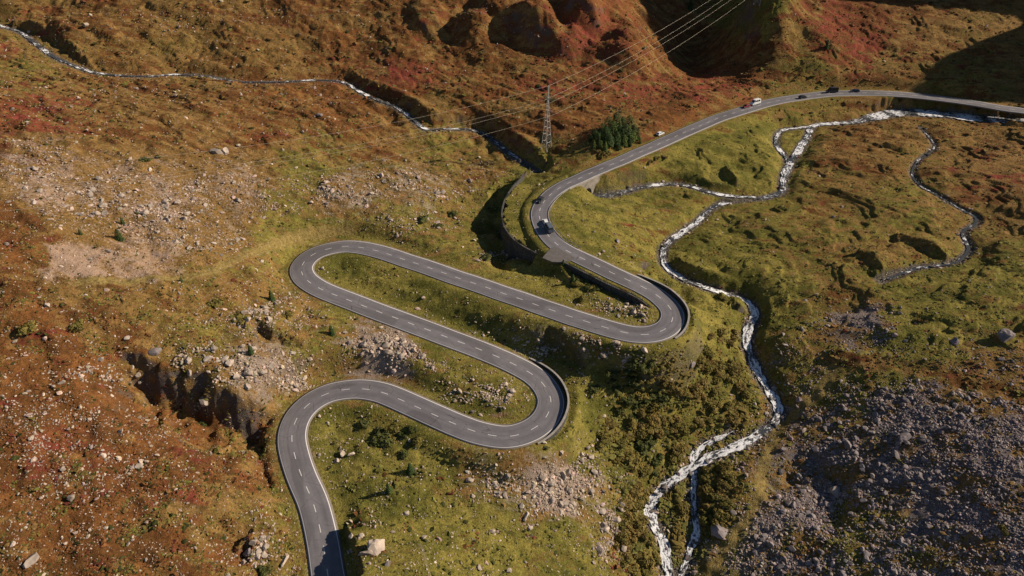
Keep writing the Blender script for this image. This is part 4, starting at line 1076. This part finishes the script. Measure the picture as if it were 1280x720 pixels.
def put_shrub(px, py, s, mat, label, group=None, name='shrub', cat='shrub', hz=.8):
    x, y, z = ground_pt(px, py)
    o = link(name, random.choice(SH[mat])); o.location = (x, y, z - .12 * s); o.scale = (s * random.uniform(.85, 1.2), s * random.uniform(.85, 1.2), s * hz * random.uniform(.8, 1.15)); o.rotation_euler = (0, 0, random.uniform(0, 6.28))
    tag(o, label, cat, group)
for px, py, s, mt, lb in [(181,200,2.6,'juniper','round green bush casting a long shadow on the upper left slope'),(197,197,1.6,'juniper','small green bush beside the round one on the upper left slope'),(255,532,2.4,'juniper','round green bush below the dark gully'),(905,373+0,1.8,'alder','bright olive bush on the stream bank below the shaded terrace'),
        (1254,663,1.9,'alder','lone bright green bush on the grey scree fan'),(728,374,2.4,'alder','bright green bush under the retaining wall inside the upper right hairpin'),(745,362,2.0,'juniper','dark bush under the retaining wall inside the hairpin'),(330,716,2.6,'juniper','green bush at the bottom edge left of the road'),(33,412,3.0,'alder','broad green bush on the reddish left slope'),
        (95,408,2.6,'alder','green bush right of the broad one on the reddish slope'),(565,268,2.6,'juniper','dark green bush among the stones left of the curved wall'),(530,275,3.0,'juniper','larger dark green bush among the stones above the long road leg'),(548,283,2.0,'juniper','low dark bush above the long road leg'),
        (608,322,2.2,'juniper','green bush among boulders below the curved wall'),(300,400,3.2,'alder','wide olive bush above the stony hollow'),(270,380,3.0,'alder','wide olive bush upslope of the stony hollow'),(360,395,2.4,'alder','olive bush beside the stony hollow'),(505,570,2.0,'juniper','dark bush at the edge of the meadow under the road'),(455,530,2.4,'juniper','dark bush inside the lower left hairpin'),(795,455,3.2,'juniper','dark bush among grey boulders below the upper right hairpin')]:
    put_shrub(px, py, s, mt, lb)

# alder thicket along the white stream
THK = [(700,470,120,60),]
cand = []
r = np.random.default_rng(77)
zones = [ # px centre, radii, weight, mats, label, group
 ((870,505),(75,62),70,('alder','alder_rust'),'low olive alder shrub in the thicket left of the white cascade','alder shrubs left of the cascade'),
 ((800,545),(48,50),45,('alder','alder','juniper'),'low green alder shrub on the slope between the lower right hairpin and the stream','alder shrubs below the lower right hairpin'),
 ((790,480),(50,30),24,('alder','juniper'),'green shrub between the two right hairpins','shrubs between the right hairpins'),
 ((880,620),(48,42),36,('alder','alder_rust'),'browned alder shrub on the right bank of the lower cascade','alder shrubs on the right bank'),
 ((800,665),(30,55),30,('alder','alder_rust'),'olive shrub on the left bank of the lower cascade','shrubs on the left bank of the lower cascade'),
 ((905,440),(28,40),18,('alder_rust','alder'),'rust coloured shrub beside the upper cascade','rust shrubs beside the upper cascade'),
 ((780,195),(50,10),14,('alder','alder_rust'),'golden roadside shrub between the road and the grove','roadside shrubs by the grove'),
 ((520,545),(45,14),10,('juniper','alder'),'dark shrub on the bank under the lower road leg','shrubs under the lower road leg'),
 ((760,350),(45,16),10,('juniper','alder'),'dark shrub at the foot of the retaining wall','shrubs at the foot of the retaining wall'),
]
su, sv, _ = project(*[np.concatenate([q[:, c] for q in stream_pts.values()]) for c in range(3)])
ru, rv, _ = project(road[:, 0], road[:, 1], road[:, 2])
for (cx, cy), (rx, ry), w_, mats, lb, gp in zones:
    n_ = 0; tries = 0
    while n_ < w_ and tries < 4000:
        tries += 1
        a = r.uniform(0, 6.28); q = math.sqrt(r.uniform(0, 1)); px, py = cx + rx * q * math.cos(a), cy + ry * q * math.sin(a)
        x, y, z = ground_pt(px, py)
        dr = np.sqrt(((road[:, :2] - (x, y)) ** 2).sum(1)).min(); ds = min(np.sqrt(((q_[:, :2] - (x, y)) ** 2).sum(1)).min() for q_ in stream_pts.values())
        if dr < 7.0 or ds < 3.2: continue
        s = r.uniform(1.7, 3.3) * (.7 if cy < 400 else 1)
        put_shrub(px, py, s, mats[r.integers(len(mats))], lb, gp, hz=.75)
        n_ += 1

# ------------------------------------------------------------------ stones
def ico(sub):
    bm = bmesh.new(); bmesh.ops.create_icosphere(bm, subdivisions=sub, radius=1.0)
    V_ = np.array([v.co[:] for v in bm.verts]); F_ = np.array([[v.index for v in f.verts] for f in bm.faces]); bm.free()
    return V_, F_
def rock_shape(sub, seed, cuts=7):
    r = np.random.default_rng(seed); V_, F_ = ico(sub)
    V_ = V_ * (1 + .12 * r.normal(0, 1, (len(V_), 1)) * (.6 if sub > 1 else 1))
    for _ in range(cuts):
        nrm = r.normal(0, 1, 3); nrm /= np.linalg.norm(nrm); d = r.uniform(.5, .82)
        ex = V_ @ nrm - d; V_ = V_ - np.where(ex > 0, ex, 0)[:, None] * nrm
    V_ = V_ * np.array([r.uniform(.85, 1.2), r.uniform(.7, 1.0), r.uniform(.5, .8)])
    return V_, F_
SMALL = [rock_shape(1, 600 + i, 5) for i in range(7)]
BIG = [rock_shape(3, 700 + i, 11) for i in range(9)]
def scatter(shapes, x, y, z, sx, sy, sz, rz, colr, tilt=.35, seed=1):
    """many copies of small shapes merged into one mesh"""
    r = np.random.default_rng(seed); V_all = []; F_all = []; C_all = []; off = 0
    which = r.integers(len(shapes), size=len(x))
    for w_, (Vb, Fb) in enumerate(shapes):
        m = which == w_; n_ = int(m.sum())
        if not n_: continue
        c, s = np.cos(rz[m]), np.sin(rz[m]); tx = r.normal(0, tilt, n_); ty = r.normal(0, tilt, n_)
        P = Vb[None] * np.stack([sx[m], sy[m], sz[m]], 1)[:, None, :]
        P = np.stack([P[..., 0], P[..., 1], P[..., 2] + P[..., 0] * tx[:, None] + P[..., 1] * ty[:, None]], -1)
        Q = np.stack([P[..., 0] * c[:, None] - P[..., 1] * s[:, None] + x[m][:, None], P[..., 0] * s[:, None] + P[..., 1] * c[:, None] + y[m][:, None], P[..., 2] + z[m][:, None]], -1)
        nv = len(Vb)
        V_all.append(Q.reshape(-1, 3)); F_all.append((Fb[None] + (np.arange(n_) * nv)[:, None, None] + off).reshape(-1, Fb.shape[1])); off += n_ * nv
        C_all.append(np.repeat(colr[m], nv, 0))
    return np.vstack(V_all), np.vstack(F_all), np.vstack(C_all)

dA = np.gradient(ys)[:, None] * np.gradient(xs)[None, :]
vis_w = dA * (CAM_H - H) / np.maximum(DEP, 50) ** 3
vis_w = np.where((PX > -30) & (PX < 1310) & (PY > -20) & (PY < 750) & (Y > 60) & (Y < 560), np.maximum(vis_w, 0), 0).ravel()
vis_c = np.cumsum(vis_w); vis_c /= vis_c[-1]
def candidates(n_, seed):
    """ground points, about evenly spread over what the camera sees"""
    r = np.random.default_rng(seed)
    q = np.minimum(np.searchsorted(vis_c, r.uniform(0, 1, n_)), vis_c.size - 1)
    j, i = np.unravel_index(q, X.shape)
    x = xs[i] + r.uniform(-.5, .5, n_) * .46; y = ys[j] + r.uniform(-.5, .5, n_) * .6
    z = height(x, y)
    px, py, _ = project(x, y, z)
    ok = (RD[j, i] - RHW[j, i] > .9)
    return px, py, x, y, z, i, j, ok

# rock patches that carry dense stone: px, py, rx, ry, strength
RP = np.array([(60,215,55,25,.7),(120,255,60,22,.8),(200,270,55,22,1),(270,240,70,22,.8),(330,250,60,18,.7),(150,230,70,20,.6),(240,300,60,14,.7),(40,195,45,16,.6),(430,240,60,16,1.1),(500,225,55,16,1.0),(545,240,50,14,.9),(590,215,30,14,.6),(320,462,62,20,1.2),(370,478,22,14,1.2),(260,445,40,12,.8),(480,435,42,20,1.3),(500,455,50,10,.9),
 (330,395,40,18,.9),(345,375,30,10,.7),(520,275,45,12,.9),(480,285,35,10,.6),(625,320,30,8,.8),(700,430,70,18,.9),(760,440,50,14,1.1),(800,452,40,14,1),(640,415,40,12,.6),(775,385,45,14,.7),(600,490,45,14,.9),(650,605,50,18,.8),(700,612,55,24,1.4),(740,600,25,30,.8),(765,660,20,40,.9),(120,470,28,14,.9),(235,502,18,8,.6),
 (1065,412,34,22,1.6),(1100,425,28,12,1),(1110,395,30,8,.8),(1230,455,50,10,.6),(1150,510,130,30,1.8),(1100,560,120,40,1.8),(1200,560,120,60,2.1),(1020,560,50,40,1.3),(1240,640,70,60,2.0),(1020,640,80,40,1.4),(1100,700,90,26,1.5),(950,690,50,26,1.3),(900,668,26,14,.9),(1060,600,60,26,1.6),(1000,450,40,20,.7),(985,480,26,22,.8),
 (640,40,60,14,.5),(320,20,60,10,.5),(210,30,40,14,.5),(450,20,30,8,.5),(1000,110,60,4,.4),(330,690,28,22,1),(300,700,18,20,.8),(60,520,70,25,.35),(30,560,40,30,.4),(90,600,50,40,.3),(160,560,60,40,.3),(600,15,40,8,.5),(260,20,60,12,.5)], float)
def stone_density(px, py):
    d = np.full(px.shape, .060) * np.where(px < 420, 1.9, 1) * np.where(py < 260, 1.3, 1) * np.where((px > 560) & (py < 200), .5, 1) * np.where((px > 850) & (py < 420), .35, 1)
    g = np.zeros(px.shape)
    for a, b, rx, ry, s in RP:
        g = np.maximum(g, s * np.exp(-(((px - a) / rx) ** 2 + ((py - b) / ry) ** 2)))
    return d + .85 * g
px, py, x, y, z, ci, cj, ok = candidates(400000, 41)
clump = sstep(-.25, .35, fbm(x / 7.5, y / 6, 3, 170))
ptc = sstep(-.28, .22, fbm(x / 15, y / 11, 3, 178))
dens = (1.15 - .6 * (px > 880) * (1 - ptc)) * stone_density(px + 14 * fbm(x / 9, y / 9, 2, 175), py + 9 * fbm(x / 9, y / 9, 2, 176)) * (.30 + .95 * clump)
dens = np.maximum(dens, .34 * (SD[cj, ci] < 2.2) * (SD[cj, ci] > -.8))
dens = dens * (1 - .93 * ridgem[cj, ci]) * (1 - .95 * pathm[cj, ci])
keep = ok & (rng.uniform(0, 1, len(px)) < dens * .62)
# bare of stone inside water, fewer on shoulders
keep &= (SD[cj, ci] > -.6) | (rng.uniform(0, 1, len(px)) < .45)
px, py, x, y, z = px[keep], py[keep], x[keep], y[keep], z[keep]
right = sstep(860, 1000, px) * sstep(330, 430, py)
size = .19 + .15 * (rng.pareto(2.8, len(x))) ; size = np.clip(size, .19, .95) * (1 + .12 * right)
size *= np.where(py < 130, 1.15, 1)
gl = stone_density(px, py)
size *= np.where(px < 860, .95 + .75 * np.clip(gl, 0, 1), 1)
size *= np.where((px < 380) & (py > 500), .74, 1)
size = np.where((px > 1180) & (py > 540), np.minimum(size, .55), size)
inw = SD[cj[keep], ci[keep]] < .3
size = np.where(inw, size * 1.5, size)
dep = project(x, y, z)[2]
warm = np.array([.42, .33, .265]); grey = np.array([.31, .25, .232])
rc = warm[None] * (1 - right[:, None]) + grey[None] * right[:, None]
rc = np.where(inw[:, None], np.array([.15, .13, .12]), rc)
rc = rc * rng.uniform(.55, 1.25, (len(x), 1)) * (1 + rng.normal(0, .04, (len(x), 3)))
big = np.argsort(-size / dep)[:320]
big = np.array([i for i in big if not inw[i]])[:255]
isbig = np.zeros(len(x), bool); isbig[big] = True
s_ = ~isbig
V_, F_, C_ = scatter(SMALL, x[s_], y[s_], z[s_] + size[s_] * .12, size[s_] * 1.05, size[s_] * .95, size[s_] * rng.uniform(.6, 1.0, s_.sum()), rng.uniform(0, 6.28, s_.sum()), rc[s_], .3, 5)
tag(link('scattered_stones', np_mesh('scattered_stones', V_, F_, False, {'Col': C_}), M['rocks']), 'loose stones and scree strewn over the slopes', 'stones', kind='stuff')

# single boulders
BM = {}
for key in ('boulder_warm', 'boulder_grey'):
    BM[key] = []
    for Vb, Fb in BIG:
        m_ = np_mesh('boulder', Vb, Fb, False); m_.materials.append(M[key]); BM[key].append(m_)
RZ = [((40,200),'on the reddish stony slope in the upper left'),((170,270),'in the pale stone run on the left slope'),((300,240),'in the stony field left of the pylon lines'),((430,240),'on the grassy stony shelf above the upper left hairpin'),((320,465),'in the pale rockfall above the lower left hairpin'),((480,440),'in the rock pile between the two left road legs'),
 ((340,385),'in the stony hollow outside the upper left hairpin'),((520,280),'among stones between the long leg and the curved wall'),((620,322),'below the foot of the curved wall'),((700,430),'in the stone band between the middle road legs'),((790,450),'in the stone band below the upper right hairpin'),((600,490),'inside the lower right hairpin'),((560,380),'on the green strip inside the upper left hairpin'),
 ((700,610),'in the rock pile below the lower right hairpin'),((765,660),'beside the lower cascade on its left bank'),((1065,412),'in the small grey boulder field right of the stream'),((1180,465),'on the grassy rise above the scree fan'),((1150,520),'in the upper part of the grey scree fan'),((1100,590),'in the middle of the grey scree fan'),((1220,600),'in the fine outer part of the scree fan'),((1020,640),'at the lower foot of the scree fan'),
 ((1110,700),'at the bottom edge of the scree fan'),((940,690),'beside the foot path at the bottom'),((980,460),'between the cascade and the scree fan'),((330,690),'on the bank left of the bottom road'),((80,540),'on the rust red heath at the left'),((180,640),'on the red and green heath at the bottom left'),((500,640),'in the meadow right of the bottom road'),((640,680),'in the meadow at the bottom middle'),
 ((620,40),'on the crags of the upper slope'),((250,60),'on the slope above the left stream'),((420,130),'on the heath right of the left stream'),((720,130),'on the red heath near the pylon'),((950,300),'on the grassy valley floor'),((1150,250),'on the wide valley floor beside the brook'),((740,270),'on the grass beside the upper bend'),((120,380),'on the brown slope below the bare patch'),((430,560),'in the meadow inside the lower left hairpin'),((770,385),'inside the upper right hairpin'),((1020,80),'on the far mountain foot')]
def zone(px, py): return min(RZ, key=lambda q: (q[0][0] - px) ** 2 + ((q[0][1] - py) * 1.3) ** 2)[1]
zc = {}
for i in big: zc.setdefault(zone(px[i], py[i]), []).append(i)
def boulder(x, y, z, s, grey_, label, group=None, sh=None, sc=(1, 1, 1), sink=.25, rz=None):
    m_ = BM['boulder_grey' if grey_ else 'boulder_warm'][random.randrange(len(BIG)) if sh is None else sh]
    o = link('boulder', m_); o.location = (x, y, z + s * (.45 - sink)); o.scale = (s * sc[0], s * sc[1], s * sc[2]); o.rotation_euler = (random.uniform(-.25, .25), random.uniform(-.25, .25), random.uniform(0, 6.28) if rz is None else rz)
    tag(o, label, 'boulder', group); return o
for zn, lst in zc.items():
    for rk, i in enumerate(lst):
        g_ = right[i] > .5; cw = 'grey' if g_ else 'pale'
        lb = (f'largest {cw} boulder ' if rk == 0 and len(lst) > 1 else f'second largest {cw} boulder ' if rk == 1 and len(lst) > 2 else f'{cw} boulder ' if len(lst) == 1 else f'smaller {cw} boulder ') + zn
        boulder(x[i], y[i], z[i], size[i], g_, lb, 'boulders ' + zn)
for px_, py_, s, g_, lb, sc, sh in [(470,688,3.0,0,'huge pale split boulder on the edge of the bank right of the bottom road',(1.0,1.0,1.25),0),(461,692,1.7,0,'pale slab leaning against the huge split boulder',(1.2,.8,1.0),1),(195,440,2.0,1,'dark rounded boulder at the head of the shaded gully',(1,1,1.2),2),(255,503,1.9,0,'pale boulder lying in the bottom of the shaded gully',(1.4,1,1),3),
        (272,192,2.4,0,'big pale rock outcrop on the upper left slope',(1.2,.9,1.3),4),(281,190,1.9,0,'jagged pale rock beside the big outcrop',(.8,1,1.5),5),(1255,422,2.9,1,'big dark boulder on the grass at the right edge',(1,1,1.15),6),(1193,428,1.8,1,'dark boulder left of the big one on the grass',(1.1,1,1),7),(1044,616,2.1,0,'blocky brown boulder standing out of the scree fan',(1,1,1.35),8),
        (899,667,2.3,1,'large rounded grey boulder beside the lower cascade',(1.3,1,1),2),(428,567,1.2,0,'first of two pale boulders side by side in the meadow inside the lower left hairpin',(1,1,1),3),(440,568,1.1,0,'second of two pale boulders side by side in the meadow inside the lower left hairpin',(1.1,1,1),1),(403,336,1.1,0,'pale boulder just inside the upper left hairpin casting a shadow',(1,1,1.1),0),(865,478-22,1.3,1,'grey boulder under the upper right hairpin slope',(1,1,1),4),
        (108,107-75,1.9,0,'pale boulder on the slope above the left stream bend',(1.2,1,1),5),(772,302,1.2,1,'grey boulder on the grass by the upper bend',(1,1,1),3),(1130,548,1.7,1,'broad grey slab in the upper scree fan',(1.6,1,.8),6),(1060,558,1.6,1,'grey ridge boulder at the shaded hollow of the scree',(1.5,1,1),7),(1120,570,1.5,1,'rounded grey boulder next to the broad slab',(1.2,1,1),8),
        (330,695,1.1,0,'pale block on the left bank of the bottom road',(1,1,1),0),(312,690,1.5,1,'dark boulder in the shaded hollow left of the bottom road',(1,1,1.2),2),(357,700,1.3,0,'flat pale block nearest the bottom road on its left',(1.5,.8,.7),1),(175,583,1.2,0,'pale pointed rock in the middle of the red heath',(1,1,1.2),4),(40,700,1.6,0,'pale boulder near the bottom left corner',(1.3,1,.8),5),(90,623,1.2,0,'pale boulder on the rust heath at the left',(1,1,1),7),(400,145,1.6,1,'grey boulder in the heath above the left stream',(1.1,1,1.2),6),(485,706,1.0,1,'grey boulder in the meadow right of the huge one',(1,1,1),8)]:
    X_, Y_, Z_ = ground_pt(px_, py_)
    boulder(X_, Y_, Z_, s, g_, lb, None, sh, sc)

# ------------------------------------------------------------------ low heath: countless cushions of dwarf shrub and tussock
def tuft_shape(seed):
    r = np.random.default_rng(seed); V_, F_ = ico(1)
    V_ = V_ * (1 + .28 * r.normal(0, 1, (len(V_), 1))); V_[:, 2] = np.maximum(V_[:, 2], -.3)
    F_ = F_[[i for i, f in enumerate(F_) if V_[f, 2].mean() > -.2]]
    return V_, F_
TS = [tuft_shape(800 + i) for i in range(7)]
px, py, x, y, z, ci, cj, ok = candidates(210000, 51)
fm = FM[cj, ci]
nz = fbm(x / 6.5, y / 5, 3, 180)
dens = .55 * sstep(-.35, .3, nz) * (1 - .75 * np.clip(fm[:, 2] + fm[:, 3], 0, 1)) * (1 - pathm[cj, ci])
dens *= np.where((px > 380) & (px < 760) & (py > 300), .40, 1) * np.where((px > 650) & (px < 1000) & (py < 300) & (py > 140), .45, 1)
thick = np.clip(1.6 * (np.exp(-(((px - 860) / 85) ** 2 + ((py - 505) / 70) ** 2) ** 2) + np.exp(-(((px - 830) / 60) ** 2 + ((py - 640) / 85) ** 2) ** 2) + .6 * np.exp(-(((px - 790) / 45) ** 2 + ((py - 540) / 60) ** 2) ** 2)) * sstep(-.6, .2, fbm(x / 8, y / 7, 2, 183)), 0, 1)
dens = np.maximum(dens, .55 * thick)
keep = ok & (rng.uniform(0, 1, len(px)) < dens) & (SD[cj, ci] > .5) & (RD[cj, ci] - RHW[cj, ci] > 2.2)
thick = thick[keep]
px, py, x, y, z, fm, nz = px[keep], py[keep], x[keep], y[keep], z[keep], fm[keep], nz[keep]
nb = fbm(x / 11, y / 8, 3, 190)
rr_ = np.clip(fm[:, 0] + .9 * nb, 0, 1); gg_ = np.clip(fm[:, 1] - .7 * nb + .2 * rng.normal(0, 1, len(x)), 0, 1)
straw = np.array([.198, .120, .042]); grn = np.array([.136, .126, .029]); rst = np.array([.165, .070, .024]); red = np.array([.135, .038, .024]); drk = np.array([.045, .048, .014])
c = straw + (grn - straw) * sstep(.25, .6, gg_)[:, None]; c = c + (rst - c) * sstep(.4, .75, rr_)[:, None]
u_ = rng.uniform(0, 1, len(x)); nr = fbm(x / 9, y / 7, 2, 195)
c = np.where(((u_ < .28) & (rr_ > .5) & (nr > .1))[:, None], red, c); c = np.where(((u_ > .80))[:, None], drk, c)
ald = np.where((fbm(x / 6, y / 6, 2, 197) > .1)[:, None], np.array([.150, .112, .032]), np.array([.135, .125, .034]))
c = np.where((thick > .3)[:, None], ald, c)
c = c * rng.uniform(.7, 1.25, (len(x), 1))
sz = np.clip(.20 + .15 * rng.pareto(3.2, len(x)), .2, .62) * (1 + .7 * sstep(260, 90, py)) * (1 + .9 * thick)
V_, F_, C_ = scatter(TS, x, y, z - .02, sz * rng.uniform(.9, 1.5, len(x)), sz * rng.uniform(.9, 1.3, len(x)), sz * rng.uniform(.45, .85, len(x)), rng.uniform(0, 6.28, len(x)), c, .15, 6)
tag(link('heath_vegetation', np_mesh('heath_vegetation', V_, F_, False, {'Col': C_}), M['tufts']), 'low heath cushions and grass tussocks covering the slopes', 'heath', kind='stuff')
print('counts', len(x), s_.sum(), X.shape)

# ------------------------------------------------------------------ light
SUN_EL, SUN_AZ = R(29), R(9)           # azimuth from +x towards +y
world = bpy.data.worlds.new('World'); scene.world = world; world.use_nodes = True
wt = world.node_tree; bg = wt.nodes['Background']
sky = wt.nodes.new('ShaderNodeTexSky'); sky.sky_type = 'NISHITA'; sky.sun_disc = False
sky.sun_elevation = SUN_EL; sky.sun_rotation = R(90) - SUN_AZ; sky.altitude = 2000; sky.air_density = 1.0; sky.dust_density = .6
wt.links.new(sky.outputs[0], bg.inputs[0]); bg.inputs[1].default_value = 0.05
sd = bpy.data.lights.new('sun', 'SUN'); sd.energy = 4.6; sd.angle = R(.5); sd.color = (1.0, .86, .68)
so = bpy.data.objects.new('sun', sd); col.objects.link(so)
d = Vector((-math.cos(SUN_EL) * math.cos(SUN_AZ), -math.cos(SUN_EL) * math.sin(SUN_AZ), -math.sin(SUN_EL)))
so.rotation_euler = d.to_track_quat('-Z', 'Y').to_euler(); so.location = (200, 100, 300)
vs = scene.view_settings; vs.view_transform = 'Standard'; vs.look = 'None'; vs.gamma = 1.0; vs.use_curve_mapping = False; vs.exposure = 0.50
scene.cycles.max_bounces = 4; scene.cycles.use_denoising = True
